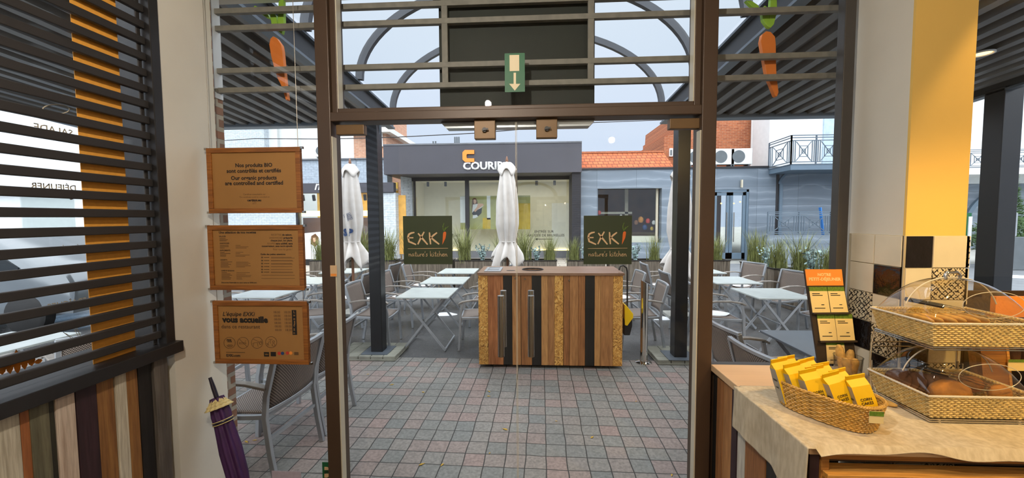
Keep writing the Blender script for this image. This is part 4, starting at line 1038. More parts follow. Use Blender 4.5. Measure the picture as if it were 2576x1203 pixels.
def grass_mesh(seed, n, h, spread):
    r = random.Random(seed); m = MB()
    for i in range(n):
        a = r.uniform(0, 2 * PI); hh = h * r.uniform(.45, 1.0); lean = spread * r.uniform(.1, 1) * hh; bx, by = r.gauss(0, .07), r.gauss(0, .07); w = r.uniform(.004, .008)
        c, s = math.cos(a), math.sin(a); vs = []
        for k in range(5):
            q = k / 4; rr = lean * q ** 2; zz = hh * (q - .12 * spread * q ** 3); ww = w * (1 - q ** 2 * .95)
            vs += [(bx + c * rr - s * ww, by + s * rr + c * ww, zz), (bx + c * rr + s * ww, by + s * rr - c * ww, zz)]
        m.add(vs, [(2 * k, 2 * k + 1, 2 * k + 3, 2 * k + 2) for k in range(4)])
    return m
def euca_parts(seed, h):
    r = random.Random(seed); st = MB(); lf = MB()
    for i in range(16):
        a = r.uniform(0, 2 * PI); sp = r.uniform(.1, .55); pts = [Vector((math.cos(a) * sp * h * q ** 1.4 * .8, math.sin(a) * sp * h * q ** 1.4 * .8, h * q * r.uniform(.75, 1.0))) for q in (0, .3, .6, 1)]
        st.tube(pts, .003, 4)
        for k in range(16):
            q = .15 + .85 * k / 15; f = q * 3; j = min(2, int(f)); c = pts[j].lerp(pts[j + 1], f - j)
            n = Vector((r.gauss(0, 1), r.gauss(0, 1), r.gauss(0, .7) + .4)).normalized(); u = n.orthogonal().normalized(); v = n.cross(u); R = r.uniform(.016, .03); c = c + u * R * .8
            lf.add([c + (u * math.cos(x) + v * math.sin(x)) * R for x in [i * PI / 3 for i in range(6)]], [(0, 1, 2, 3, 4, 5)])
    return st, lf
gsrc = [grass_mesh(i, 210, (1.0, .85, 1.1)[i], (.55, .42, .7)[i]) for i in range(3)]; gobj = []
for g_ in gsrc:
    t = thing('ornamental_grass', '', 'plant'); b = g_.build('blades', M['grass_a'], t, smooth=0, local=True, recalc=False); gobj.append(t)
st, lf = euca_parts(5, .5); e0 = thing('eucalyptus_shrub', '', 'plant'); st.build('stem', M['stem'], e0, local=True); lf.build('foliage', M['euca'], e0, smooth=0, local=True, recalc=False)
use = {}
def put(src, x, y, z, sc, rz, label, grp):
    o = src if src.name not in use else copy_tree(src); use[src.name] = 1
    o.location = (x, y, z); o.scale = (sc, sc, sc); o.rotation_euler = (0, 0, rz); o['label'] = label; o['group'] = grp
PL = [(-5.75, -4.70, 'behind the framed notices'), (-4.60, -3.51, 'behind the left parasol'), (-3.39, -2.03, 'behind the left door sticker'), (-1.96, -.60, 'left of the centre parasol'), (-.40, .60, 'behind the wooden cart'), (.88, 1.80, 'left of the right door sticker'), (1.90, 3.28, 'below the stone building window'), (3.44, 4.80, 'behind the right black post')]
for i, (a, b, nm) in enumerate(PL):
    planter(a, b, 9.70, 10.14, 'weathered wooden planter ' + nm)
    rr = random.Random(i + 40); n = 0
    for f, kk in ((.17, 'g'), (.5, 'e'), (.83, 'g')):
        x = a + (b - a) * f; y = 9.9 + rr.uniform(-.06, .06)
        if kk == 'g': put(gobj[rr.randrange(3)], x, y, .64, rr.uniform(.8, 1.1), rr.uniform(0, 6), 'tall grass at the %s end of the planter %s' % ('left' if f < .5 else 'right', nm), 'tall grasses in the planters')
        else: put(e0, x, y, .64, rr.uniform(.75, 1.05), rr.uniform(0, 6), 'blue-green shrub in the planter ' + nm, 'blue-green shrubs in the planters')
    p = (a + (b - a) * .32); snow(p, 9.86, .665, .13, 'snow in the planter ' + nm, .6)
for i, (a, b, nm) in enumerate(((8.15, 9.45, 'farthest of the three along the right side'), (6.75, 8.0, 'middle of the three along the right side'), (5.3, 6.6, 'nearest of the three along the right side'))):
    planter(4.90, 5.36, a, b, 'weathered wooden planter, ' + nm); rr = random.Random(i + 60)
    for f, kk in ((.2, 'g'), (.5, 'e'), (.8, 'g')):
        y = a + (b - a) * f; x = 5.13
        if kk == 'g': put(gobj[rr.randrange(3)], x, y, .64, rr.uniform(.9, 1.15), rr.uniform(0, 6), 'tall grass at the %s end of the planter, %s' % ('near' if f < .5 else 'far', nm), 'tall grasses in the planters')
        else: put(e0, x, y, .64, rr.uniform(.9, 1.2), rr.uniform(0, 6), 'blue-green shrub in the planter, ' + nm, 'blue-green shrubs in the planters')
    snow(5.08, a + .42, .665, .14, 'snow in the planter, ' + nm, 1.0)

# ---------------- closed parasols
def parasol(label, x, y, ztop, rot, prnt=None):
    t = thing('closed_parasol', label, 'parasol', (x, y, 0), group='closed off-white parasols on the terrace')
    H = ztop - .12; key = [(H - .02, .05), (H - .12, .115), (H - .4, .14), (H - .8, .165), (H - 1.1, .165), (H - 1.3, .135), (H - 1.42, .115), (H - 1.52, .17), (H - 1.68, .225), (H - 1.80, .25)]
    def R(z):
        for (a, ra), (b, rb) in zip(key, key[1:]):
            if b <= z <= a: return ra + (rb - ra) * (a - z) / (a - b)
        return key[0][1] if z > key[0][0] else key[-1][1]
    zt, zb = key[0][0], key[-1][0]
    def P(u, v):
        z = zt + (zb - zt) * v; r = R(z); fl = min(1, v * 3) * (.26 if z > H - 1.4 else .30)
        k = 1 + fl * math.cos(8 * 2 * PI * u + rot + 1.2 * math.sin(v * 5 + rot)) + .05 * mnoise.noise(Vector((u * 9, v * 6, rot)))
        dz = (.13 * math.sin(4 * 2 * PI * u + rot) if v > .85 else 0) * (v - .85) * 6.6
        return Vector((x + math.cos(2 * PI * u) * r * k, y + math.sin(2 * PI * u) * r * k, z + dz))
    MB().grid(P, 96, 40, True).build('canopy', M['canvas'], t, smooth=180, solid=.004)
    def C(u, v):
        r = .03 + .125 * v; return Vector((x + math.cos(2 * PI * u) * r * (1 + .12 * v * math.cos(8 * PI * u)), y + math.sin(2 * PI * u) * r * (1 + .12 * v * math.cos(8 * PI * u)), H + .02 - .02 * v - .17 * v * v + .06 * v * math.cos(8 * PI * u)))
    MB().grid(C, 48, 6, True).build('vent_cap', M['canvas'], t, smooth=180, solid=.003)
    MB().lathe([(.012, 0), (.022, .02), (.026, .05), (.018, .09), (.006, .125), (0, .13)], (x, y, H + .0), 14).build('finial', M['polewood'], t)
    MB().tube([(x, y, .03), (x, y, H)], .024, 12, up=(1, 0, 0)).build('pole', M['polewood'], t)
    MB().box(x - .22, x + .22, y - .22, y + .22, 0, .06).build('base', M['concrete'], t, smooth=0, bev=.01)
    m = MB(); m.tube([(x + .135 * math.cos(a), y + .135 * math.sin(a), H - 1.405) for a in [i * PI / 12 for i in range(24)]], .009, 6, closed=True); m.build('tie_strap', M['canvas'], t)
    if prnt:
        for s, z, k in prnt:
            o = text('print', s, k, M['blue'], Matrix.Identity(4), bold=.06, ext=0)
            for v in o.data.vertices:
                xx = max(-.15, min(.15, v.co.x)); v.co = Vector((xx, -math.sqrt(max(0, (R(z) * 1.1) ** 2 - xx * xx)) - .012, z + v.co.y))
            o.parent = t
        m = MB()
        for i in range(16):
            a, b = -.04 + .03 * (i % 4) + .012 * (i // 4), H - .92 - .03 * (i // 4) + .012 * (i % 4)
            yy = y - math.sqrt((R(b) * 1.1) ** 2 - a * a) - .012; m.tube([(x + a + .015 * math.cos(q), yy, b + .015 * math.sin(q)) for q in [j * PI / 5 for j in range(10)]], .003, 4, up=(0, 1, .01), closed=True)
        m.build('printed_emblem', M['blue'], t)
    return t
YU = 7.03
for lab, px, ptop, rot, pr in (('closed off-white parasol with blue print beside the left black post', 880, 399, 0.3, [('SP', 1.53, .17)]), ('closed off-white parasol in front of the dark fascia shop', 1275, 394, 1.7, None), ('closed off-white parasol behind the right black post', 1712, 408, 2.9, [('SP', 1.55, .15)])):
    p = onY(px, ptop, YU); parasol(lab, p.x, YU, p.z, rot, pr)

# ---------------- wooden service cart
CY = 4.53
c0 = onY(1205, 917, CY); c1 = onY(1566, 917, CY); zc0 = c0.z; zc1 = onY(1390, 687, CY).z; cx0, cx1 = c0.x, c1.x; cd_ = .62
cart = thing('service_cart', 'reclaimed wood service cart on castors in front of the doors', 'cart', ((cx0 + cx1) / 2, CY + cd_ / 2, 0))
MB().box(cx0 + .01, cx1 - .01, CY + .02, CY + cd_, zc0 + .01, zc1 - .03).build('carcass', M['black'], cart, smooth=0)
bx = [90, 182, 330, 415, 500, 603, 692, 755, 818, 903, 960, 1040, 1107, 1195, 1250, 1368, 1460]
cm = ['osb', 'redbrown', 'blackp', 'midbrown', 'brown', 'blackp', 'lightbrown', 'midbrown', 'osb', 'brown', 'midbrown', 'brown', 'blackp', 'lightbrown', 'midbrown', 'osb']
PXc = lambda zx: cx0 + (zx - 90) / 1370 * (cx1 - cx0)
for name, rng in (('fixed_panel', (0, 4)), ('door_panel', (4, 9)), ('door_panel', (9, 16))):
    m = MB(); ks = []
    for i in range(*rng):
        k = cm[i]
        if k not in ks: ks.append(k)
        m.mi = ks.index(k); m.box(PXc(bx[i]) + .0012, PXc(bx[i + 1]) - (.004 if i == rng[1] - 1 else .0012), CY + random.uniform(-.003, .003), CY + .022, zc0, zc1 - .028)
    d = m.build(name, [M['osb'] if k == 'osb' else PK[k] for k in ks], cart, smooth=0, bev=.0015)
for zx, zy in ((447, 228), (538, 235), (955, 247)):
    z = onY(1390, 640 + zy * .266, CY).z; MB().lathe([(0, -.012), (.008, -.012), (.011, -.004), (.012, 0)], (0, 0, 0), 14).xf(Matrix.Translation((PXc(zx), CY - .002, z)) @ Matrix.Rotation(-PI / 2, 4, 'X')).build('knob', M['steel'], cart)
for s, x in (('l', cx0), ('r', cx1)):
    MB().box(x - (0 if s == 'l' else .012), x + (.012 if s == 'l' else 0), CY + .022, CY + cd_, zc0, zc1 - .028).build('side_panel', PK['midbrown'], cart, smooth=0)
m = MB(); H1 = Vector((PXc(612), CY + .30, 0)); tz0, tz1 = zc1 - .028, zc1
# top board with a real round opening
N = 32; hole = [(H1.x + .13 * math.cos(2 * PI * i / N), H1.y + .13 * math.sin(2 * PI * i / N)) for i in range(N)]
def sq(i):
    a = 2 * PI * i / N; c_, s_ = math.cos(a), math.sin(a); k = .2 / max(abs(c_), abs(s_)); return (H1.x + c_ * k, H1.y + s_ * k)
vs = []; fs = []
for z in (tz0, tz1):
    vs += [(p[0], p[1], z) for p in hole]; vs += [(*sq(i), z) for i in range(N)]
for i in range(N):
    j = (i + 1) % N; fs += [(i, j, N + j, N + i), (2 * N + i, 3 * N + i, 3 * N + j, 2 * N + j), (i, 2 * N + i, 2 * N + j, j)]
m.add(vs, fs); xa, xb, ya, yb = cx0 - .008, cx1 + .012, CY - .012, CY + cd_ + .01
m.box(xa, H1.x - .2, ya, yb, tz0, tz1).box(H1.x + .2, xb, ya, yb, tz0, tz1).box(H1.x - .2, H1.x + .2, ya, H1.y - .2, tz0, tz1).box(H1.x - .2, H1.x + .2, H1.y + .2, yb, tz0, tz1)
m.build('top_board', PKX, cart, smooth=0)
m = MB(); m.tube([(p[0], p[1], tz1 + .002) for p in hole], .006, 6, closed=True); m.build('waste_opening_ring', M['black'], cart)
m = MB(); m.lathe([(0, 0), (.055, 0), (.055, .002), (0, .002)], (PXc(395), CY + .2, tz1), 24, sy=.6); m.build('cup_opening', M['black'], cart)
m = MB(); tx0, tx1, ty0, ty1 = PXc(140), PXc(300), CY + .08, CY + .46
m.box(tx0, tx1, ty0, ty0 + .03, tz1, tz1 + .012).box(tx0, tx1, ty1 - .03, ty1, tz1, tz1 + .012).box(tx0, tx0 + .03, ty0 + .03, ty1 - .03, tz1, tz1 + .012).box(tx1 - .03, tx1, ty0 + .03, ty1 - .03, tz1, tz1 + .012).box(tx0, tx1, (ty0 + ty1) / 2 - .012, (ty0 + ty1) / 2 + .012, tz1, tz1 + .010).box(tx0 + .03, tx1 - .03, ty0 + .03, ty1 - .03, tz1, tz1 + .002)
m.build('metal_tray', M['alu'], cart, smooth=0, bev=.002)
for x in (PXc(210), PXc(1290)):
    for y in (CY + .08, CY + cd_ - .1):
        m = MB(); m.tube([(x - .015, y, .04), (x + .015, y, .04)], .04, 20); m.mi = 1; m.box(x - .022, x - .016, y - .025, y + .025, .03, zc0 + .012).box(x + .016, x + .022, y - .025, y + .025, .03, zc0 + .012); m.build('castor', [M['rubber'], M['alu_dark']], cart)
# dustpan hanging at the cart side
q = lambda px, py, Y=4.66: onY(px, py, Y)
dp = thing('long_handled_dustpan', 'yellow and black long-handled dustpan hooked on the cart right side', 'dustpan', tuple(q(1578, 842)))
m = MB(); m.tube([q(1578, 800), q(1578, 684), q(1576, 674), q(1568, 668), q(1560, 670), q(1557, 680)], .0095, 10, up=(0, 1, 0)); m.build('handle', M['black'], dp)
Pd = lambda a, b: (q(a, b).x, q(a, b).z)
MB().prism([Pd(1568, 764), Pd(1573, 766), Pd(1590, 787), Pd(1590, 797), Pd(1575, 817), Pd(1569, 815)], 4.60, 4.78).build('hood', M['plasticyellow'], dp, smooth=0, bev=.006)
MB().prism([Pd(1568, 800), Pd(1572, 817), Pd(1588, 800), Pd(1588, 818), Pd(1582, 841), Pd(1568, 841)], 4.61, 4.77).build('pan', M['black'], dp, smooth=0, bev=.005)
# steel bollard
b0 = onZ(1619, 912, 0); bt = onY(1612, 706, b0.y).z
bo = thing('bollard', 'polished steel bollard with slanted top right of the cart', 'bollard', (b0.x, b0.y, 0))
m = MB(); n = 28; r = .045; vs = [(b0.x + r * math.cos(2 * PI * i / n), b0.y + r * math.sin(2 * PI * i / n), z if z < .5 else bt - .02 - .025 * math.cos(2 * PI * i / n) * 1.0) for z in (.012, 1) for i in range(n)]
m.add(vs, [tuple(range(n)), tuple(range(n, 2 * n))] + [(i, (i + 1) % n, n + (i + 1) % n, n + i) for i in range(n)]); m.build('shaft', M['chrome'], bo)
MB().lathe([(0, 0), (.098, 0), (.098, .006), (.06, .014), (0, .014)], (b0.x, b0.y, 0), 32).build('base_flange', M['chrome'], bo)
# fallen leaves
lm = MB(); rr = random.Random(11)
for px, py in ((1065, 987), (1230, 985), (1230, 997), (1112, 1170), (1062, 1168), (925, 942), (985, 968), (1232, 1140), (1270, 1080), (1490, 1100), (1600, 1010), (1400, 1060), (1690, 1196), (640, 1108), (620, 1112)):
    p = onZ(px, py, .004); a = rr.uniform(0, 6); L_ = rr.uniform(.012, .03); lm.add([p + Vector((math.cos(a + t) * L_ * k, math.sin(a + t) * L_ * k, .002 * (i % 2))) for i, (t, k) in enumerate(((0, 1), (.9, .45), (PI, .9), (-.9, .45)))], [(0, 1, 2, 3)])
tag(lm.build('fallen_leaves', M['leaf_litter'], smooth=0, solid=.001), 'scattered yellow leaf scraps on the block paving', 'leaves', kind='stuff')
# ================================================================== BUILDINGS ACROSS THE WAY
YS = 16.3
def X_(px, Y=YS): return onY(px, 548, Y).x
def Z_(py, Y=YS, px=1300): return onY(px, py, Y).z
def part(name, parent, mat, x0, x1, y0, y1, z0, z1, **kw): return MB().box(x0, x1, y0, y1, z0, z1).build(name, mat, parent, smooth=0, **kw)
# ---- dark fascia shop
sh = thing('fascia_shop', 'charcoal fascia shop with orange emblem above wide lit windows', 'building', (X_(1218), YS, 0))
fx0, fx1 = X_(977), X_(1460); fz0, fz1 = Z_(438), Z_(366)
part('fascia', sh, M['fascia'], fx0, fx1, YS - .4, YS + 1.0, fz0, fz1, bev=.01)
part('coping', sh, M['zinc'], fx0, fx1, YS - .42, YS + 1.0, fz1, fz1 + .06)
part('roof', sh, M['zinc'], fx0, fx1, YS + 1, YS + 6, fz0, fz1 - .2)
YW = YS + 1.0; wx0, wx1 = X_(1044, YW), X_(1440, YW); wz0, wz1 = Z_(632, YW), Z_(453, YW)
part('lintel', sh, M['darkframe'], wx0 - .1, wx1 + .1, YW - .05, YW + .1, wz1, fz0 + .05)
part('plinth', sh, M['zinc'], wx0 - .1, wx1 + .1, YW - .05, YW + .2, 0, wz0)
mxs = [wx0, X_(1176, YW), X_(1300, YW), wx1]; mw = .09
for x in (mxs[0], mxs[1], mxs[2], mxs[3]): part('mullion', sh, M['darkframe'], x - (mw if x != wx0 else .03), x + (mw if x == mxs[1] else .04), YW - .06, YW + .08, wz0, wz1)
for a, b in zip(mxs, mxs[1:]): part('window_pane', sh, M['shopglass'], a + .05, b - .05, YW, YW + .012, wz0, wz1)
part('pier', sh, M['darkbrick'], X_(1437), X_(1459), YS - .3, YW, 0, fz0)
YI = YW + 1.6
part('display_wall', sh, M['inner_white'], wx0 - .1, wx1 + .18, YI, YI + .1, 0, 3.6); part('shop_floor', sh, M['inner_white'], wx0 - .1, wx1 + .18, YW + .1, YI, 0.1, .2); part('shop_ceiling', sh, M['inner_white'], wx0 - .1, wx1 + .18, YW + .1, YI, 3.5, 3.6)
part('side_wall', sh, M['inner_white'], wx0 - .1, wx0 - .02, YW + .25, YI, 0, 3.6); part('side_wall', sh, M['inner_white'], wx1 + .5, wx1 + .18, YW + .1, YI, 0, 3.6)
part('uplight_strip', sh, M['shop_glow'], wx0, X_(1165, YI), YI - .1, YI - .05, .22, .27); part('uplight_strip', sh, M['shop_glow'], X_(1345, YI), wx1, YI - .1, YI - .05, .22, .27)
part('inner_door', sh, M['white'], X_(1388, YI), X_(1434, YI), YI - .03, YI, .2, Z_(512, YI))
yt = YI - .6
for px in (1078, 1122, 1350, 1395):
    m = MB(); x = X_(px, yt); m.tube([(x, yt, Z_(467, yt)), (x, yt, Z_(456, yt) + .1)], .06, 12, up=(1, 0, 0)); m.build('track_spot', M['black'], sh)
for a, b, lab in ((1160, 1176, 0), (1183, 1247, 1), (1302, 1334, 2)):
    pass
po = thing('shop_poster', 'long pale poster of a seated long-haired person in the dark fascia shop window', 'poster', (X_(1245, YW + .3), YW + .3, 1.0)); yp = YW + .35
part('sheet', po, M['postergreen'], X_(1158, yp), X_(1334, yp), yp, yp + .02, Z_(577, yp), Z_(492, yp))
part('pale_window', po, M['white'], X_(1225, yp), X_(1234, yp), yp - .006, yp, Z_(552, yp), Z_(492, yp)); part('pale_window', po, M['white'], X_(1158, yp), X_(1172, yp), yp - .006, yp, Z_(560, yp), Z_(493, yp))
part('mustard_block', po, M['mustard'], X_(1302, yp), X_(1334, yp), yp - .006, yp, Z_(577, yp), Z_(512, yp)); part('mustard_block', po, M['mustard'], X_(1214, yp), X_(1234, yp), yp - .006, yp, Z_(575, yp), Z_(548, yp))
def flat(nm, pts, mt, k=.008, par=po, Y=None):
    Y = Y or yp; MB().prism([(X_(a, Y), Z_(b, Y)) for a, b in pts], Y - k - .006, Y - .0).build(nm, M[mt], par, smooth=0)
flat('hair', [(1189, 500), (1193, 497), (1198, 498), (1201, 505), (1203, 518), (1204, 533), (1196, 538), (1188, 536), (1187, 520)], 'hair', .008)
flat('face', [(1192, 501), (1197, 501), (1199, 506), (1197, 511), (1194, 513), (1192, 508)], 'ember', .012)
flat('body', [(1190, 514), (1203, 512), (1214, 513), (1217, 517), (1206, 526), (1204, 533), (1196, 536), (1188, 534)], 'white', .011)
flat('arms', [(1203, 511), (1216, 512), (1217, 516), (1205, 524), (1196, 533), (1192, 530), (1200, 520)], 'ember', .014)
flat('legs', [(1190, 532), (1204, 526), (1213, 522), (1211, 536), (1201, 545), (1194, 543), (1188, 538)], 'black', .013)
flat('shoes', [(1190, 541), (1200, 540), (1203, 545), (1194, 549), (1189, 549)], 'white', .015)
# emblem and name
yf = YS - .41; P2 = lambda a, b: (X_(a, yf), Z_(b, yf, a))
em = MB(); em.prism([P2(1172, 378), P2(1195, 378), P2(1195, 388), P2(1178, 388), P2(1176, 390), P2(1176, 397), P2(1178, 399), P2(1195, 399), P2(1195, 408), P2(1172, 408), P2(1166, 402), P2(1166, 384)], yf - .06, yf); em.build('emblem', M['orange'], sh, smooth=0)
o = text('COURIR', 'COURIR', 1, M['white'], Matrix.Identity(4), bold=.035, ext=0); o.name = 'shop_name'
xs = [v.co.x for v in o.data.vertices]; a = onY(1165, 419, yf); b = onY(1269, 419, yf); k = (b.x - a.x) / (max(xs) - min(xs))
for v in o.data.vertices: v.co = Vector(((v.co.x - (max(xs) + min(xs)) / 2) * k + (a.x + b.x) / 2, yf - .03, a.z + v.co.y * k * .95)) - sh.location
o.parent = sh; md = o.modifiers.new('depth', 'SOLIDIFY'); md.thickness = .04
def wlabel(s, px0, px1, py, Y, par, mt='ink'):
    ptext(s, px0, px1, py, Y, mt, par, 0.01, name='window_lettering')
wlabel('ENTRÉE SUR', 1345, 1393, 583, YW - .012, sh); wlabel('CHAUSSÉE DE BRUXELLES', 1320, 1420, 592.5, YW - .012, sh); wlabel('CHAUSSÉE DE BRUXELLES', 1058, 1158, 592.5, YW - .012, sh); wlabel('ENTRÉE SUR', 1082, 1130, 583, YW - .012, sh)
m = MB(); m.bar([(X_(1350, YW), YW - .014, Z_(602, YW)), (X_(1391, YW), YW - .014, Z_(602, YW))], .01, .025); m.prism([(X_(1346, YW), Z_(602, YW)), (X_(1352, YW), Z_(599, YW)), (X_(1352, YW), Z_(605, YW))], YW - .018, YW - .01); m.build('arrow', M['ink'], sh, smooth=0)
m = MB(); z0_ = fz1 + .06
for px in (1093, 1099, 1147, 1152, 1157): m.tube([(X_(px, 18), 18, z0_ - .2), (X_(px, 18), 18, Z_(342 if px > 1110 else 352, 18))], .035, 8, up=(1, 0, 0))
m.build('vent_pipe', M['acgrille'], sh)
# light recess wall and white brick pier between the shops
rb = thing('pier_building', 'white painted brick pier and recess left of the dark fascia shop', 'building', (X_(980), YS, 0))
part('pier', rb, M['whitebrick'], X_(951), X_(1000), YS - .2, YS + .3, 0, Z_(482) - .01); part('upper_band', rb, M['bluebrick'], X_(900), fx0 - .01, YS, YS + .6, Z_(456), Z_(396)); part('band_coping', rb, M['zinc'], X_(900), fx0 - .02, YS - .08, YS + .6, Z_(396), Z_(392.5)); part('upper_pier', rb, M['whitebrick'], X_(950), fx0 - .01, YS - .0, YS + .3, Z_(482), Z_(457))
m = MB(); m.prism([(X_(1004), YS + .3), (wx0 - .1, YW), (wx0 - .1, YW + .2), (X_(1000), YS + .5)], 0, fz0 - .01, 'XY'); m.build('recess_wall', M['whitebrick'], rb, smooth=0)
part('side_window', rb, plain('amber lit window', '#d9a550', .6), X_(1004, YS + .2), X_(1022, YS + .2), YS + .16, YS + .2, Z_(640), Z_(488));  # lamplight of the window is put into the flat gold colour
# ---- left shop with charcoal band
ls = thing('band_shop', 'pale painted brick shop with charcoal name band and lit yellow window', 'building', (X_(800), YS, 0))
lx0, lx1 = X_(480), X_(950)
part('upper_wall', ls, M['bluebrick'], lx0, X_(899), YS, YS + .5, Z_(456), Z_(396))
part('name_band', ls, M['fascia'], lx0, X_(998), YS - .3, YS, Z_(482), Z_(457), bev=.01)
part('coping', ls, M['zinc'], lx0, X_(899), YS - .08, YS + .6, Z_(396), Z_(392.5))
part('sill_wall', ls, M['darkframe'], X_(745), lx1, YS, YS + .3, 0, Z_(648))
part('wall_panel', ls, M['whitebrick'], lx0, X_(745), YS, YS + .4, 0, Z_(457))
for px in (745, 946): part('window_post', ls, M['darkframe'], X_(px), X_(px) + .1, YS - .02, YS + .1, 0, Z_(482))
part('window_pane', ls, M['shopglass'], X_(745), lx1, YS + .02, YS + .035, Z_(648), Z_(482))
part('back_wall', ls, plain('warm lit shop wall', '#d6b25a', .8), X_(735), lx1 + .2, YS + 2, YS + 2.1, 0, 3.5); part('shop_ceiling', ls, M['inner_white'], X_(735), lx1 + .2, YS + .3, YS + 2, 3.1, 3.2)  # gold of the back wall has the warm shop light painted in
part('strip_light', ls, M['shop_glow'], X_(757, YS + 1.2), X_(945, YS + 1.2), YS + 1.2, YS + 1.3, Z_(541, YS + 1.2), Z_(527, YS + 1.2)); part('shop_counter', ls, M['inner_brown'], X_(745), lx1, YS + .5, YS + 1.2, 0, Z_(545, YS + 1))
for px in (765, 792, 815, 900, 920):
    m = MB(); m.tube([(X_(px, YS + .6), YS + .6, Z_(500, YS + .6)), (X_(px, YS + .6) + .03, YS + .5, Z_(487, YS + .6))], .07, 10); m.build('track_spot', M['black'], ls)
o = text('shop_name', 'máj', 1, M['white'], Matrix.Identity(4), bold=.01, ext=0, shear=.3); xs = [v.co.x for v in o.data.vertices]; a = onY(791, 468, YS - .31); b = onY(838, 468, YS - .31); k = (b.x - a.x) / (max(xs) - min(xs))
for v in o.data.vertices: v.co = Vector(((v.co.x - min(xs)) * k + a.x, YS - .312, a.z + v.co.y * k)) - ls.location
o.parent = ls
pb = thing('picture_board', 'white board with a long-haired figure picture beside the lit yellow shop window', 'poster', (X_(790, 14.5), 14.5, 0)); Yp = 14.5
MB().prism([(X_(762, Yp), Z_(585, Yp)), (X_(806, Yp), Z_(581, Yp)), (X_(818, Yp), Z_(652, Yp)), (X_(764, Yp), Z_(652, Yp))], Yp, Yp + .04).build('board', M['white'], pb, smooth=0)
flat('hair', [(782, 592), (792, 586), (800, 596), (799, 612), (790, 620), (780, 612)], 'hair', .01, pb, Yp); flat('face', [(786, 597), (793, 596), (794, 606), (788, 608)], 'ember', .014, pb, Yp); flat('legs', [(797, 634), (806, 632), (813, 650), (797, 652)], 'ember', .012, pb, Yp)
part('stand', pb, M['black'], X_(765, Yp), X_(816, Yp), Yp, Yp + .3, 0, Z_(652, Yp))
# upper floors behind
ub = thing('upper_house', 'white rendered upper floors above the charcoal name band', 'building', (X_(700, 21), 21, 0)); Yu = 21
part('rear_wall', ub, M['whitebrick'], X_(430, Yu), X_(672, Yu), Yu, Yu + 3, 0, 9); part('render_wall', ub, M['stucco'], X_(672, Yu), X_(895, Yu), Yu + .4, Yu + 3, 0, 9)
part('grey_panel', ub, M['acunit'], X_(722, Yu), X_(752, Yu), Yu - .1, Yu + .4, 3, 9); part('downpipe', ub, M['acunit'], X_(694, Yu), X_(699, Yu), Yu + .2, Yu + .4, 3, 9)
ph = thing('peach_house', 'peach brick upper house with a corner window left of the dark fascia', 'building', (X_(935, 20), 20, 0)); Yh = 19.5
part('wall', ph, M['peachbrick'], X_(895, Yh), X_(976, Yh), Yh, Yh + 4, 0, Z_(330, Yh)); part('eave', ph, M['white'], X_(885, Yh), X_(992, Yh), Yh - .4, Yh + 4, Z_(330, Yh), Z_(318, Yh)); part('upper_wall', ph, M['peachbrick'], X_(895, Yh), X_(965, Yh), Yh + .2, Yh + 4, Z_(318, Yh), Z_(250, Yh))
wn_ = part('window', ph, M['white'], X_(943, Yh), X_(968, Yh), Yh - .06, Yh + .05, Z_(360, Yh), Z_(322, Yh)); part('pane', wn_, M['carglass'], X_(946, Yh), X_(958, Yh), Yh - .08, Yh - .05, Z_(357, Yh), Z_(325, Yh)); part('window_sill', ph, M['white'], X_(940, Yh), X_(970, Yh), Yh - .15, Yh, Z_(364, Yh), Z_(360, Yh))
rbx = thing('rooftop_box', 'pale rooftop plant box behind the left end of the dark fascia', 'building', (X_(1004, 24), 24, 0)); Yr = 24
part('box', rbx, M['stucco'], X_(984, Yr), X_(1027, Yr), Yr, Yr + 3, 0, Z_(346, Yr)); part('lower_wall', rbx, M['stucco'], X_(1027, Yr), X_(1206, Yr), Yr + .3, Yr + 3, 0, Z_(365, Yr)); part('flue', rbx, M['acgrille'], X_(1001, Yr), X_(1005, Yr), Yr - .1, Yr, Z_(368, Yr), Z_(353, Yr))
m = MB()
for px, t in ((1013, 330), (1011, 338), (980, 340)): m.tube([(X_(px, Yr), Yr + .2, Z_(350, Yr)), (X_(px, Yr), Yr + .2, Z_(t, Yr))], .03, 6, up=(1, 0, 0))
m.tube([(X_(978, Yr), Yr + .2, Z_(342, Yr)), (X_(1000, Yr), Yr + .2, Z_(341, Yr))], .03, 6); m.build('aerial', M['black'], rbx)
def ac(label, px, py, Y, face):
    c = onY(px, py, Y)
    if Y < 17: c.z = Z_(430) + .07 + .41
    t = thing('air_conditioner', label, 'air conditioner', (c.x, c.y, c.z - .32)); w = .42
    MB().box(c.x - w, c.x + w, c.y - .2, c.y + .15, c.z - .32, c.z + .32).build('casing', M['acunit'], t, smooth=0, bev=.02)
    m = MB(); gx = c.x - .12
    m.lathe([(0, 0), (.25, 0), (.25, .012), (0, .012)], (0, 0, 0), 24).xf(Matrix.Translation((gx, c.y - .212, c.z)) @ Matrix.Rotation(-PI / 2, 4, 'X')); m.build('fan_grille', M['acgrille'], t)
    m = MB()
    for s in (-.3, .3): m.box(c.x + s - .02, c.x + s + .02, c.y - .2, c.y + .2, c.z - .40, c.z - .32)
    m.build('bracket', M['acgrille'], t, smooth=0)
ac('white air conditioner on the white rendered upper floor', 816, 381, 21.1, 0)
ac('white air conditioner half hidden by the right door jamb', 1752, 409, 16.6, 0); ac('white air conditioner on the stone roof edge, left of the pair by the drainpipe', 1815, 409, 16.6, 0); ac('white air conditioner on the stone roof edge, right of the pair by the drainpipe', 1859, 408, 16.6, 0)

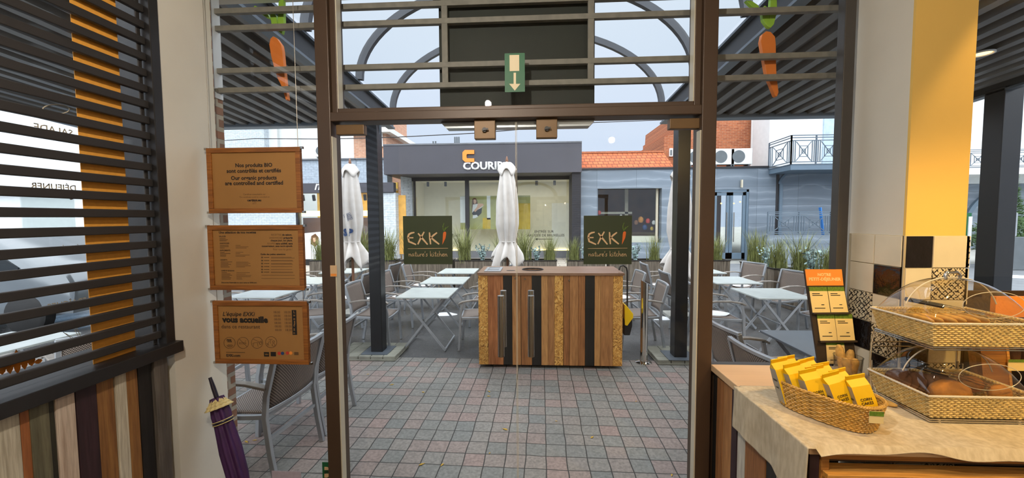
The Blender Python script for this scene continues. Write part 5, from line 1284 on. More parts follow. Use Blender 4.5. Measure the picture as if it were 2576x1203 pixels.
# ---- right stone building
sb_ = thing('stone_building', 'blue-grey veined stone building with shop window and double doors', 'building', (X_(1700), YS, 0))
sx0, sx1 = X_(1461), X_(2300); sz = Z_(430)
gx0, gx1, gz0, gz1 = X_(1503), X_(1664), Z_(612), Z_(477); dx0, dx1, dz1 = X_(1790), X_(1883), Z_(482)
for a, b, c, d in ((sx0, gx0, 0, sz), (gx0, gx1, gz1, sz), (gx0, gx1, 0, gz0), (gx1, dx0, 0, sz), (dx0, dx1, dz1, sz), (dx1, sx1, 0, sz)):
    part('stone_wall', sb_, M['stone'], a, b, YS, YS + .35, c, d)
part('flat_roof', sb_, M['zinc'], sx0, X_(1930) + 4, YS + 2.2, YS + 10, sz - .1, sz + .1); part('coping', sb_, M['darkframe'], sx0, X_(1930), YS - .06, YS + .4, sz, sz + .07)
part('window_pane', sb_, M['shopglass'], gx0, gx1, YS + .3, YS + .315, gz0, gz1); part('window_frame', sb_, M['bluegrey'], gx0, gx0 + .06, YS + .28, YS + .34, gz0, gz1); part('window_frame', sb_, M['seal'], gx1 - .14, gx1 - .05, YS + .28, YS + .34, gz0, gz1)
part('shop_back_wall', sb_, M['inner_brown'], gx0 - .5, dx1 + .5, YS + 3.4, YS + 3.5, 0, 3.8); part('shop_ceiling', sb_, M['inner_brown'], gx0 - .5, dx1 + .5, YS + .4, YS + 3.4, 3.5, 3.6); part('display_ledge', sb_, M['inner_white'], gx0, gx1, YS + .4, YS + 1.0, gz0 - .3, gz0 + .25)
part('inner_column', sb_, M['seal'], X_(1572, YS + 2), X_(1580, YS + 2), YS + 2, YS + 2.1, .5, 3.5); part('shelf', sb_, M['inner_white'], X_(1500, YS + 2), X_(1590, YS + 2), YS + 2, YS + 2.4, Z_(540, YS + 2), Z_(535, YS + 2))
rr = random.Random(2)
for i, (px, py, r, mt) in enumerate(((1507, 535, .14, 'red'), (1612, 553, .2, 'bread'), (1630, 556, .16, 'red'), (1622, 572, .17, 'blue'), (1645, 560, .14, 'white'), (1640, 575, .12, 'mustard'), (1600, 560, .15, 'inner_brown'), (1562, 545, .12, 'white'))):
    c = onY(px, py, YS + .8); m = MB(); m.lathe([(0, -1), (.7, -.8), (1, -.1), (.8, .6), (.3, .95), (0, 1)], (0, 0, 0), 12).xf(Matrix.Translation(c) @ Matrix.Diagonal((r * .62, r * .6, r * .7, 1)))
    m.build('display_item', M[mt], sb_)
df = MB(); df.box(dx0, dx0 + .09, YS + .02, YS + .14, 0, dz1).box(dx1 - .09, dx1, YS + .02, YS + .14, 0, dz1).box(dx0, dx1, YS + .02, YS + .14, dz1 - .1, dz1); dmid = (dx0 + dx1) / 2
df.build('door_frame', M['bluegrey'], sb_, smooth=0)
for a, b in ((dx0 + .1, dmid - .01), (dmid + .01, dx1 - .1)):
    m = MB(); m.box(a, a + .12, YS + .05, YS + .1, .05, dz1 - .11).box(b - .12, b, YS + .05, YS + .1, .05, dz1 - .11).box(a, b, YS + .05, YS + .1, dz1 - .24, dz1 - .11).box(a, b, YS + .05, YS + .1, .05, .3); d = m.build('door_leaf', M['bluegrey'], sb_, smooth=0)
    part('pane', d, M['shopglass'], a + .12, b - .12, YS + .07, YS + .08, .3, dz1 - .24)
    s = -1 if a < dmid - .3 else 1; hxx = dmid + s * .14; MB().tube([(hxx, YS - .03, .75), (hxx, YS - .03, 1.95)], .022, 10, up=(1, 0, 0)).build('handle', M['steel'], d)
for i in range(5):
    c = onY(1798 + i * 16, 508 + (i % 2) * 4, YS + 1.5); MB().lathe([(0, -.04), (.04, 0), (0, .04)], c, 10).build('pendant_bulb', M['lamp_glow'], sb_)
part('wall_lamp', sb_, M['seal'], X_(1860), X_(1863), YS - .12, YS - .02, Z_(478), Z_(459))
part('dark_wall_strip', sb_, M['darkframe'], X_(1950), X_(1957), YS - .02, YS + .01, 0, Z_(432)); part('blue_pilaster', sb_, M['bluegrey'], X_(1957), X_(1964), YS - .08, YS, 0, Z_(470))  # flat dark strip on the wall beside the blue pilaster
m = MB(); m.bar([(X_(1957) + 1.6 - 1.6 * math.cos(a), YS - .04, Z_(470) + (Z_(424) - Z_(470)) * math.sin(a)) for a in [PI / 2 * i / 12 for i in range(13)]], .08, .07, up=(0, 1, 0)); m.build('arch_trim', M['bluegrey'], sb_)
tr_ = thing('tiled_roof', 'orange tiled roof strip above the stone building window', 'roof', (X_(1560, YS + 1), YS + 1, sz)); ra = Vector((X_(1461), YS + .3, sz + .05))
m = MB(); z2 = Z_(386, YS + 1.6); x2 = X_(1685, YS + .8)
m.add([(ra.x, YS + .3, sz + .05), (x2, YS + .3, sz + .05), (x2, YS + 1.8, z2), (ra.x, YS + 1.8, z2), (ra.x, YS + 1.8, sz), (x2, YS + 1.8, sz)], [(0, 1, 2, 3), (0, 3, 4), (1, 5, 2), (2, 5, 4, 3), (0, 4, 5, 1)]); m.build('tiles', M['rooftile'], tr_, smooth=0)
part('ridge', tr_, M['redbrick'], ra.x, x2, YS + 1.7, YS + 1.9, z2 - .03, z2 + .05)
Yb = 18.3; ZT = Z_(285, Yb)
bt_ = thing('brick_tower', 'orange brick building rising behind the stone facade on the right', 'building', (X_(1800, 18), 18, 0)); Yb = 18.3
MB().prism([(X_(1668, Yb), sz + .12), (X_(1930, Yb), sz + .12), (X_(1930, Yb), Z_(285, Yb)), (X_(1700, Yb), Z_(290, Yb)), (X_(1698, Yb), Z_(322, Yb)), (X_(1692, Yb), Z_(324, Yb)), (X_(1692, Yb), Z_(345, Yb)), (X_(1668, Yb), Z_(350, Yb))], Yb, Yb + 5).build('wall', M['redbrick'], bt_, smooth=0)
MB().prism([(X_(1615, 23), sz + .12), (X_(1700, 23), sz + .12), (X_(1700, 23), Z_(345, 23)), (X_(1615, 23), Z_(393, 23))], 22, 26).build('gable', M['redbrick'], bt_, smooth=0)
part('dormer', bt_, M['stucco'], X_(1638, 21.5), X_(1655, 21.5), 21.5, 23, Z_(395, 21.5), Z_(378, 21.5))
for px in (1682, 1692): 
    w_ = part('window', bt_, M['white'], X_(px, Yb - .1), X_(px + 8, Yb - .1), Yb - .1, Yb, Z_(400, Yb), Z_(380, Yb)); part('pane', w_, M['acgrille'], X_(px + 2, Yb - .12), X_(px + 6, Yb - .12), Yb - .12, Yb - .1, Z_(397, Yb), Z_(384, Yb))
MB().tube([(X_(1889, Yb - .2), Yb - .2, sz), (X_(1889, Yb - .2), Yb - .2, ZT)], .09, 12, up=(1, 0, 0)).build('drainpipe', M['white'], bt_); MB().tube([(X_(1907, Yb - .2), Yb - .2, sz), (X_(1907, Yb - .2), Yb - .2, ZT)], .06, 8, up=(1, 0, 0)).build('conduit', M['acgrille'], bt_)
part('junction_box', bt_, M['white'], X_(1911, Yb - .2), X_(1919, Yb - .2), Yb - .25, Yb, Z_(403, Yb), Z_(392, Yb))
# railings with square panels
def railing(parent, p0, p1, z0, z1, n, mat='railing', w=.03):
    p0 = Vector((*p0, 0)); p1 = Vector((*p1, 0)); h = z1 - z0; m = MB(); P = lambda u, v: p0.lerp(p1, u) + Vector((0, 0, z0 + h * v))
    for v in (0, .08, .92, 1.0, .82): m.bar([P(0, v), P(1, v)], w, w)
    for i in range(n):
        a, b = i / n, (i + 1) / n; d = b - a
        for k in (0, .08, .16, .84, .92): m.bar([P(a + d * k, .08), P(a + d * k, .82)], w * .8, w * .8, up=(1, 0, 0))
        l, r_, c = a + d * .2, a + d * .8, a + d * .5
        m.bar([P(l, .12), P(r_, .78)], w * .7, w * .7); m.bar([P(l, .78), P(r_, .12)], w * .7, w * .7)
        for s in (.55, .22):
            q = [P(c - d * .3 * s, .45 - .33 * s), P(c + d * .3 * s, .45 - .33 * s), P(c + d * .3 * s, .45 + .33 * s), P(c - d * .3 * s, .45 + .33 * s)]
            for e in range(4): m.bar([q[e], q[(e + 1) % 4]], w * .7, w * .7)
    for u in [i / n for i in range(n + 1)]: m.bar([P(u, 0), P(u, 1)], w * 1.4, w * 1.4, up=(1, 0, 0))
    return m.build('railing', M[mat], parent, smooth=0)
bal = thing('balcony', 'blue-grey railed balcony on the white upper floor at right', 'balcony', (X_(2040, 15), 15, 3.6)); Yl = 14.8
bz0 = Z_(413, Yl, 2040); bz1 = Z_(340, Yl, 2040); bxa, bxb, bxc = X_(1930, YS), X_(1985, Yl), X_(2300, Yl)
MB().prism([(bxa, YS), (bxb, Yl), (bxc, Yl), (bxc, YS - .01)], bz0 - .2, bz0, 'XY').build('slab', M['bluegrey'], bal, smooth=0)
railing(bal, (bxa, YS), (bxb, Yl), bz0, bz1, 1); railing(bal, (bxb, Yl), (bxc, Yl), bz0, bz1, 5)
wh = thing('white_house', 'white rendered upper storey behind the right balcony', 'building', (X_(2100), YS + .3, bz0)); part('wall', wh, M['stucco'], X_(1930, YS + .4), X_(2300), YS + .42, YS + 1.6, sz + .1, Z_(270, YS)); part('corner_strip', wh, plain('pale blue render', '#b9cbd8', .8), X_(2065, YS + .35), X_(2110, YS + .35), YS + .36, YS + .42, sz + .1, Z_(272, YS))
gr_ = thing('ground_railing', 'blue-grey metal railing on a low wall at the foot of the stone building', 'railing', (X_(2000, 15), 15, 0)); Yg = 15.0
part('low_wall', gr_, M['stone'], X_(1928, Yg), X_(2250, Yg), Yg - .1, Yg + .1, 0, Z_(594, Yg)); railing(gr_, (X_(1932, Yg), Yg), (X_(2250, Yg), Yg), Z_(590, Yg), Z_(538, Yg), 4)
m = MB(); m.bar([onY(2063, 522, 15.3), onY(2078, 663, 15.3)], .12, .03); tag(m.build('blue_board', plain('bright blue board', '#3a86d8', .5)), 'bright blue board leaning against the ground railing', 'board')
# ---- far right street seen through the right window
fb = thing('far_building', 'white balcony building across the street seen past the yellow pillar', 'building', (22, 21, 0)); Yf_ = 20
part('wall', fb, M['stucco'], X_(2420, Yf_), X_(2800, Yf_), Yf_ + 1.4, Yf_ + 6, 3.4, 14); part('lower_wall', fb, M['stone'], X_(2420, Yf_), X_(2800, Yf_), Yf_ + 1.6, Yf_ + 6, 0, 3.4); part('balcony_slab', fb, M['white'], X_(2425, Yf_), X_(2800, Yf_), Yf_, Yf_ + 1.5, Z_(430, Yf_, 2540) - .15, Z_(420, Yf_, 2540))
railing(fb, (X_(2425, Yf_), Yf_), (X_(2800, Yf_), Yf_), Z_(420, Yf_, 2540), Z_(376, Yf_, 2540), 7)
m = MB(); c = X_(2545, Yf_ + 1.5)
m.bar([(c + 2.3 - 2.3 * math.cos(a) - 2.2, Yf_ + 1.55, 1.2 + 2.0 * math.sin(a)) for a in [PI / 2 * i / 12 for i in range(13)]], .2, .16, up=(0, 1, 0)); m.build('arch_trim', M['bluegrey'], fb)
def bush(name, label, x, y, z, r, h, n, seed, cat='shrub', cone=False):
    rr = random.Random(seed); t = thing(name, label, cat, (x, y, z)); m = MB()
    for i in range(n):
        a = rr.uniform(0, 2 * PI); v = rr.random(); rad = r * ((1 - v) ** .8 if cone else math.sin(PI * (.15 + .8 * v))) * rr.uniform(.5, 1); c = Vector((x + math.cos(a) * rad, y + math.sin(a) * rad, z + .1 + h * v))
        for k in range(5):
            d = Vector((math.cos(a + rr.gauss(0, .9)), math.sin(a + rr.gauss(0, .9)), rr.gauss(.35, .5))).normalized(); s = d.orthogonal().normalized() * .025; L = rr.uniform(.1, .22); m.add([c - s, c + s, c + d * L], [(0, 1, 2)])
    m.build('foliage', M['fir'], t, smooth=0, recalc=False); MB().tube([(x, y, z), (x, y, z + h * .8)], .05, 8, up=(1, 0, 0)).build('trunk', M['stem'], t)
bush('fir_tree', 'slim green conifer behind the street railing past the yellow pillar', X_(2541, 18), 18, 0, .6, 3.4, 500, 1, 'tree', True); bush('evergreen_shrub', 'bushy evergreen behind the street railing past the yellow pillar', X_(2530, 15), 15, .3, 1.1, 1.3, 700, 2)
sr = thing('street_railing', 'grey street railing on a dark kerb past the yellow pillar', 'railing', (X_(2530, 13.5), 13.5, 0)); part('kerb', sr, M['acgrille'], X_(2495, 13.5), X_(2700, 13.5), 13.4, 13.7, 0, Z_(597, 13.5, 2530)); railing(sr, (X_(2490, 13.5), 13.5), (X_(2556, 13.5), 13.5), Z_(594, 13.5, 2530), Z_(536, 13.5, 2530), 2, 'alu', .035)
for i, px in enumerate((2514, 2528)):
    c = onY(px, 592, 13.9); m = MB(); m.lathe([(.17, 0), (.2, .03), (.09, .35), (.03, .5), (0, .5)], (c.x, c.y, c.z - .1), 14); tag(m.build('red_cone', M['red']), 'red cone behind the street railing, %s one' % ('left' if i == 0 else 'right'), 'cone')
snow(X_(2555, 12), 12, -.01, .6, 'snow heap on the road past the yellow pillar', .5)
gb = thing('street_bin', 'green and white box at the pillar edge across the street', 'box', (X_(2438, 14), 14, 0)); part('body', gb, M['exitgreen'], X_(2422, 14), X_(2444, 14), 14, 14.5, 0, Z_(536, 14, 2436)); part('white_panel', gb, M['white'], X_(2436, 14), X_(2444, 14), 13.97, 14, 0, Z_(545, 14, 2436))
hr = MB().tube([onZ(2465, 741, .95), onZ(2700, 790, .95)], .025, 10); 
# overhead cable
m = MB(); m.tube([onY(440, 362, 20.98), onY(560, 354, 18), onY(640, 349, 14), onY(830, 350, 14), onY(1000, 345, 14), onY(1200, 335, 14), onY(1350, 322, 14), onY(1500, 308, 14), onY(1640, 303, 16.5), onY(1720, 300, 18.28)], .016, 6); tag(m.build('overhead_cable', M['black']), 'thin black overhead cable strung across the passage', 'cable')

# ---- view through the slatted side window
wb = thing('white_building', 'bright white building beyond the slatted side window', 'building', (-19, 15, 0)); part('wall', wb, M['stucco'], -34, -15.2, 15.5, 16, 0, 7); part('fascia_band', wb, M['acunit'], -34, -15.2, 15.2, 15.5, 3.0, 4.2)
for x in (-17, -20.5, -24, -28): part('window', wb, M['shopglass'], x - 1.2, x + 1.2, 15.46, 15.49, .6, 2.8)
for x in (-16.4,): part('door', wb, M['acgrille'], x + .9, x + 1.7, 15.44, 15.5, 0, 2.6)
def car(label, x, y, rz, paint):
    t = thing('parked_car', label, 'car', (x, y, 0), rz); L = 4.2
    prof = [(-2.05, .35), (-2.1, .62), (-1.95, .85), (-1.1, .95), (-.55, 1.36), (.0, 1.46), (.8, 1.44), (1.45, 1.05), (1.95, .95), (2.1, .7), (2.05, .35)]
    def body(inset, pf, y0): 
        m = MB(); n = len(pf); rows = [(-.86, .0), (-.80, .06), (0, .08), (.80, .06), (.86, .0)] ; vs = []
        for yy, up in rows: vs += [Vector((a, yy * (1 - .18 * max(0, (b - .9))), b + up * (b > .5))) for a, b in pf]
        fs = [(r * n + i, r * n + i + 1, (r + 1) * n + i + 1, (r + 1) * n + i) for r in range(4) for i in range(n - 1)] + [tuple(range(n)), tuple(range(5 * n - 1, 4 * n - 1, -1))] + [(r * n + n - 1, r * n, (r + 1) * n, (r + 1) * n + n - 1) for r in range(4)]
        return m.add(vs, fs)
    body(0, prof, 0).build('body', M[paint], t, local=True, smooth=50)
    for s in (-1, 1):
        MB().prism([(-.95, .97), (-.48, 1.33), (.0, 1.41), (.75, 1.39), (1.25, 1.06), (1.2, .97)], s * .80, s * .845).build('side_window', M['carglass'], t, local=True, smooth=0)
        for a in (-1.3, 1.3): MB().lathe([(0, -.1), (.28, -.1), (.32, -.07), (.32, .07), (.28, .1), (0, .1)], (0, 0, 0), 24).xf(Matrix.Translation((a, s * .78, .32)) @ Matrix.Rotation(PI / 2, 4, 'X')).build('wheel', M['rubber'], t, local=True)
    m = MB(); m.add([(-1.12, -.68, 1.02), (-1.12, .68, 1.02), (-.58, .6, 1.44), (-.58, -.6, 1.44)], [(0, 1, 2, 3)]); m.build('windscreen', M['carglass'], t, local=True, solid=.02)
    for s in (-1, 1): MB().lathe([(0, -.08), (.08, -.05), (.1, 0), (.08, .05), (0, .08)], (-2.03, s * .6, .7), 12, sx=.6).build('headlight', M['white'], t, local=True)
car('pale blue car parked beyond the slatted side window', -11.6, 9.4, math.radians(8), 'carpaint'); car('grey car parked nearer behind the slatted side window', -9.2, 6.3, math.radians(4), 'carsilver')
# ================================================================== COUNTER AND WHAT STANDS ON IT
CX0, CYF, CYB, CT = 0.950, 1.340, 2.075, 1.0
ct = thing('counter', 'reclaimed wood counter with pale worktop under the right side window', 'counter', (2.2, 1.7, FZ))
m = MB(); m.prism([(CX0 - .01, CYF), (3.7, CYF), (3.7, CYB), (PX1 + .02, CYB), (PX1 + .02, YP - .012), (XR - .015, YP - .012), (XR - .015, CYB), (CX0 - .01, CYB)], CT - .034, CT, 'XY'); m.mi = 0
m.build('worktop', M['pinkboard'], ct, smooth=0, bev=.003)
ed = [2.075, 2.03, 1.964, 1.875, 1.824, 1.757, 1.603, 1.536, 1.45, 1.40, 1.352]; km = ['blackp', 'brown', 'midbrown', 'maroon', 'whitep', 'brown', 'blackp', 'whitep', 'redbrown', 'maroon']
m = MB(); ks = sorted(set(km))
for i, k in enumerate(km): m.mi = ks.index(k); m.box(CX0 + random.uniform(0, .006), CX0 + .035, ed[i + 1] + .001, ed[i] - .001, FZ, CT - .036 - (.012 if i in (0, 1) else 0))
m.build('side_cladding', [PK[k] for k in ks], ct, smooth=0, bev=.002)
m = MB(); m.box(CX0 + .035, 3.7, CYF + .005, CYF + .03, CT - .052, CT - .034).box(CX0 + .035, CX0 + .062, CYF + .005, CYF + .04, FZ, CT - .052); m.build('front_rail', M['counterwood'], ct, smooth=0, bev=.002)
MB().box(CX0 + .06, 3.7, CYF + .05, CYF + .065, .915, CT - .05).build('back_panel', M['shelfback'], ct, smooth=0)
MB().box(CX0 + .04, 3.7, CYF - .02, CYF + .05, .888, .910).build('shelf', M['ply'], ct, smooth=0, bev=.002)
MB().box(CX0 + .06, 3.7, CYF + .01, CYF + .02, FZ, .86).build('drawer_front', M['shelfback'], ct, smooth=0)

# linen runner hanging over the left end
def run(u, v):
    y = 1.318 + .484 * u; n = lambda k, s: mnoise.noise(Vector((u * k + s, v * k * 2, s)))
    hem = .19 + .05 * (1 - u) ** 3 + .012 * n(4, 3)
    s = v * (2.0 + hem) ; x0 = CX0 - .022
    if s < hem:
        z = CT + .003 - hem + s; x = x0 + .012 * n(5, 1) * (1 - s / hem) - .008 * math.sin(9 * u + 3 * s) * (1 - s / hem) - .006
    else:
        x = x0 + (s - hem); z = CT + .004 + .0035 * max(0, n(6, 8))
        if s - hem < .02: z -= .004
    if u < .03 and s > hem + .03: z -= .022 + .012 * math.sin(9 * x) + .006 * math.sin(23 * x); y -= .003
    return Vector((x, y, z))
m = MB(); NV = 180
vs = []; nu = 60
def vv(j):  # denser on the hanging part
    return (j / 60) * .115 if j < 60 else .115 + (j - 60) / 120 * .885
m.grid(lambda u, v: run(u, vv(int(round(v * NV)))), nu, NV)
tag(m.build('linen_runner', M['linen'], smooth=180, solid=.002), 'coarse cream linen runner covering the counter and hanging over its left end', 'cloth')

# ---- weaving
def wicker(name, parent, path, rows, z0, z1, mat, nst, rad, flare, amp=.0028, closed_n=None, base_fill=True):
    """path(t, k) -> (point2d, outward normal) with k the size factor; woven strands around stakes"""
    m = MB(); N = nst * 2 * 2
    for r in range(rows):
        f = r / (rows - 1); k = 1 - flare * (1 - f); z = z0 + (z1 - z0) * f
        pts = []
        for i in range(N):
            t = i / N; p, n = path(t, k); o = amp * math.sin(2 * PI * nst * t + PI * (r % 2)); pts.append(Vector((p.x + n.x * o, p.y + n.y * o, z)))
        m.tube(pts, rad, 5, closed=True)
    for i in range(nst):
        t = (i + .25) / nst; a, _ = path(t, 1 - flare); b, _ = path(t, 1); m.tube([(a.x, a.y, z0), (b.x, b.y, z1)], rad * .8, 5, up=(1, 0, .01))
    w = m.build(name, mat, parent)
    m = MB()
    for q in (0, 1):
        pts = []
        for i in range(N):
            t = i / N; p, n = path(t, 1.0); o = rad * 1.1; ph = 2 * PI * nst * t + PI * q; pts.append(Vector((p.x + n.x * o * math.cos(ph), p.y + n.y * o * math.cos(ph), z1 + rad * 1.2 + o * math.sin(ph))))
        m.tube(pts, rad * 1.1, 5, closed=True)
    m.build('plaited_rim', mat, parent)
    if base_fill:
        m = MB(); pts = [path(i / 48, 1 - flare)[0] for i in range(48)]; m.prism([(p.x, p.y) for p in pts], z0 - .002, z0 + .004, 'XY'); m.build('base', mat, parent)
Z0 = CT + .012
bc = Vector((1.142, 1.548)); bd = Vector((.543, -.840)); bn = Vector((.840, .543))
def oval(t, k):
    a = 2 * PI * t; e = 2 / 2.7; c, s = math.cos(a), math.sin(a); u = math.copysign(abs(c) ** e, c) * .168 * k; v = math.copysign(abs(s) ** e, s) * .100 * k
    n = (bd * (c / .168) + bn * (s / .1)).normalized(); return bc + bd * u + bn * v, n
bk = thing('wicker_basket', 'oval honey wicker basket of yellow cake bags on the linen runner', 'basket', (bc.x, bc.y, CT + .006))
wicker('woven_side', bk, oval, 13, Z0, Z0 + .092, M['wicker'], 44, .0036, .13)
pr = oval(.068, 1.0)[0]; pt = onZ(2190, 1018, 1.075)
lab = MB(); L0 = bc + bd * .155 + bn * (-.005)
o_, nn = oval(.93, 1.02); ang = math.atan2(nn.y, nn.x); mt = Matrix.Translation((o_.x + nn.x * .012, o_.y + nn.y * .012, Z0 + .072)) @ Matrix.Rotation(ang + PI / 2, 4, 'Z')
tg = MB().box(-.022, .022, -.001, .001, -.02, .022, mt).build('price_tag', M['card'], bk, smooth=0)
MB().box(-.022, .022, -.002, -.001, .006, .022, mt).build('green_band', M['cardgreen'], tg, smooth=0)
# bags
def bag(x, y, z, lean, rz, label, front):
    t = thing('cake_bag', label, 'bag', (x, y, z), 0, 'yellow cake bags in the wicker basket'); mt = Matrix.Translation((x, y, z)) @ Matrix.Rotation(-.24, 4, 'Y') @ Matrix.Rotation(rz, 4, 'Z') @ Matrix.Rotation(-lean, 4, 'X')
    w, d, h = .032, .022, .138; m = MB()
    vs = [mt @ Vector(p) for p in ((-w, -d, 0), (w, -d, 0), (w, d, 0), (-w, d, 0), (-w * 1.03, -d * 1.1, h * .6), (w * 1.03, -d * 1.1, h * .6), (w * 1.03, d * 1.1, h * .6), (-w * 1.03, d * 1.1, h * .6), (-w, -d * .9, h), (w, -d * .9, h), (w, d * .9, h), (-w, d * .9, h),
                                    (-w * 1.02, -.003, h + .022), (w * 1.02, -.003, h + .022), (w * 1.02, .003, h + .022), (-w * 1.02, .003, h + .022), (-w * 1.05, -.012, h + .038), (w * 1.05, -.010, h + .036), (w * 1.05, -.006, h + .038), (-w * 1.05, -.008, h + .040))]
    m.add(vs[:], [(3, 2, 1, 0)])
    base = len(m.f); 
    for r in range(4):
        for q in range(4):
            m.mi = 1 if (q in (1, 3) and r < 2) else 0
            a = r * 4 + q; b = r * 4 + (q + 1) % 4; m.f.append([a, b, b + 4, a + 4]); m.m.append(m.mi)
    m.mi = 0; m.f.append([16, 17, 18, 19]); m.m.append(0)
    m.build('bag_body', [M['bagyellow'], M['bagside']], t, smooth=30)
    fm = mt @ Matrix.Translation((0, -d * 1.12 - .0008, h * .60)) @ Matrix.Rotation(PI / 2 - math.atan2(d * .1, h * .6), 4, 'X')
    if front:
        text('lettering', 'CORN\nCAKES', .0135, M['ink'], fm @ Matrix.Translation((0, 0.001, .0004)), t, bold=.02, ext=0)
        text('lettering', 'GALETTES DE MAÏS\nMAISGALETTEN\nTORTAS DE MAÍZ', .0052, M['ink'], fm @ Matrix.Translation((0, -.031, .0006)), t, ext=0)
    sm = mt @ Matrix.Translation((-w * 1.035 - .0006, 0, h * .45)) @ Matrix.Rotation(-PI / 2, 4, 'Z') @ Matrix.Rotation(PI / 2, 4, 'X')
    text('side_lettering', 'CORN', .010, M['ink'], sm @ Matrix.Translation((0, .03, .0004)), t, bold=.05, ext=0); text('side_lettering', 'CAKES', .0075, M['ink'], sm @ Matrix.Translation((0, .0, .0004)), t, bold=.05, ext=0)
bz = Z0 + .006; bl = []
for r_, nmr in enumerate(('front row', 'second row', 'third row', 'back row')):
    for c_, sn in enumerate(('left', 'middle', 'right')):
        if r_ == 3 and c_ == 0: continue
        bl.append((1.106 - .028 * r_ + .066 * c_, 1.516 - .026 * c_ + .049 * r_, .20 - .03 * r_ + .03 * math.sin(5 * c_ + 2 * r_), .02 + .10 * math.sin(3 * r_ + 2 * c_), '%s %s bag of the wicker basket' % (nmr, sn)))
for i, (x, y, ln_, rz, lb) in enumerate(bl): bag(x, y, bz + .004 * (i // 3), ln_, rz, 'yellow corn cake bag, ' + lb, i < 3)

# jar of biscuit sticks
jq = onZ(2131, 956, CT); jx_, jy_ = jq.x, jq.y
j = thing('glass_jar', 'clear glass tumbler of speckled biscuit sticks in front of the menu stand', 'jar', (jx_, jy_, CT))
MB().lathe([(0, .003), (.046, .003), (.050, .01), (.056, .115), (.053, .115), (.047, .014), (0, .012)], (jx_, jy_, CT), 36).build('glass', M['acrylic'], j)
MB().tube([(jx_ + .056 * math.cos(a), jy_ + .056 * math.sin(a), CT + .115) for a in [i * PI / 18 for i in range(36)]], .0016, 6, closed=True).build('lip', M['acrylic'], j)
for (px, py, dx, dy, lb) in ((2110, 868, -.012, .015, 'tallest biscuit stick at the back left of the glass tumbler'), (2141, 880, .012, .02, 'biscuit stick at the back right of the glass tumbler'), (2126, 902, -.006, -.022, 'biscuit stick at the front of the glass tumbler'), (2153, 903, .022, -.012, 'biscuit stick at the right of the glass tumbler')):
    tp = onY(px, py, jy_ + dy); b = Vector((jx_ + dx * .6, jy_ + dy * .6, CT + .015)); d = tp - b; L = d.length
    m = MB(); n = 10; pr_ = [0.4, .9, 1, 1.05, 1, 1.05, 1, 1.04, 1.0, .9, .45]
    m.tube([b + d * (q / n) for q in range(n + 1)], .0165, 12, up=(1, 0, 0), scales=pr_); tag(m.build('biscuit_stick', M['biscuit']), lb, 'biscuit', 'biscuit sticks in the glass tumbler')
ck = onZ(2229, 1018, CT + .008); m = MB(); m.lathe([(0, -.009), (.6, -.008), (1, -.002), (1, .003), (.6, .009), (0, .01)], (0, 0, 0), 20).xf(Matrix.Translation((ck.x, ck.y, CT + .015)) @ Matrix.Rotation(-.9, 4, 'Z') @ Matrix.Diagonal((.034, .018, 1, 1))); tag(m.build('loose_biscuit', M['biscuit']), 'loose biscuit lying on the runner between the baskets', 'biscuit')

# leaning menu stand
A0 = Vector((1.43, 1.968, CT + .002)); A1 = Vector((1.43, 2.052, 1.522)); up_ = (A1 - A0).normalized(); nrm = Vector((0, -up_.z, up_.y))
def onM(px, py, off=0.0):
    d = ray(px, py); P0 = A0 + nrm * off; return CAM + d * ((P0 - CAM).dot(nrm) / d.dot(nrm))
ms = thing('menu_stand', 'leaning dark breakfast menu stand with orange header and cream cards', 'menu', (1.52, 1.97, CT))
def slab(nm, mat, pts, o0, o1, parent):
    m = MB(); vs = [onM(a, b) + nrm * o0 for a, b in pts] + [onM(a, b) + nrm * o1 for a, b in pts]; k = len(pts)
    m.add(vs, [tuple(range(k)), tuple(range(2 * k - 1, k - 1, -1))] + [(i, (i + 1) % k, k + (i + 1) % k, k + i) for i in range(k)]); return m.build(nm, M[mat], parent, smooth=0)
W2 = lambda x, y: (1960 + x * .2826, 580 + y * .2826)
slab('backboard', 'menuboard', [W2(228, 348), W2(552, 348), W2(665, 985), W2(690, 1190), W2(352, 1195)], -.012, 0, ms)
hd = slab('header', 'orange', [W2(228, 346), W2(552, 346), W2(568, 490), W2(246, 492)], 0, .004, ms)
def cards(l, r_, tl_, tr2, yt, yb, yg):
    pass
def lerp2(a, b, t): return (a[0] + (b[0] - a[0]) * t, a[1] + (b[1] - a[1]) * t)
for (tlx, trx, blx, brx, y0, yg, y1) in ((258, 416, 292, 448, 502, 540, 730), (422, 566, 456, 608, 502, 540, 728), (328, 480, 360, 510, 742, 784, 980), (486, 640, 514, 668, 742, 784, 980), (410, 568, 425, 590, 990, 1020, 1185)):
    f = (yg - y0) / (y1 - y0); gl = tlx + (blx - tlx) * f; gr = trx + (brx - trx) * f
    c = slab('menu_card', 'card', [W2(gl, yg), W2(gr, yg), W2(brx, y1), W2(blx, y1)], .003, .006, ms); slab('green_band', 'cardgreen', [W2(tlx, y0), W2(trx, y0), W2(gr, yg), W2(gl, yg)], .003, .006, c)
    m = MB()
    for yy, a, b in ((.10, .12, .55), (.18, .12, .7), (.62, .55, .72), (.78, .15, .75)):
        h_ = yg + (y1 - yg) * yy; xl = gl + (blx - gl) * yy; xr_ = gr + (brx - gr) * yy
        p = [W2(xl + (xr_ - xl) * a, h_), W2(xl + (xr_ - xl) * b, h_), W2(xl + (xr_ - xl) * b, h_ + 7), W2(xl + (xr_ - xl) * a, h_ + 7)]
        vs = [onM(*q) + nrm * .0064 for q in p]; m.add(vs, [(0, 1, 2, 3)])
    m.build('fine_print', M['ink'], c, smooth=0)
slab('ledge', 'menuboard', [W2(285, 730), W2(610, 727), W2(612, 742), W2(288, 744)], 0, .02, ms); slab('ledge', 'menuboard', [W2(345, 980), W2(668, 976), W2(670, 990), W2(348, 994)], 0, .02, ms)
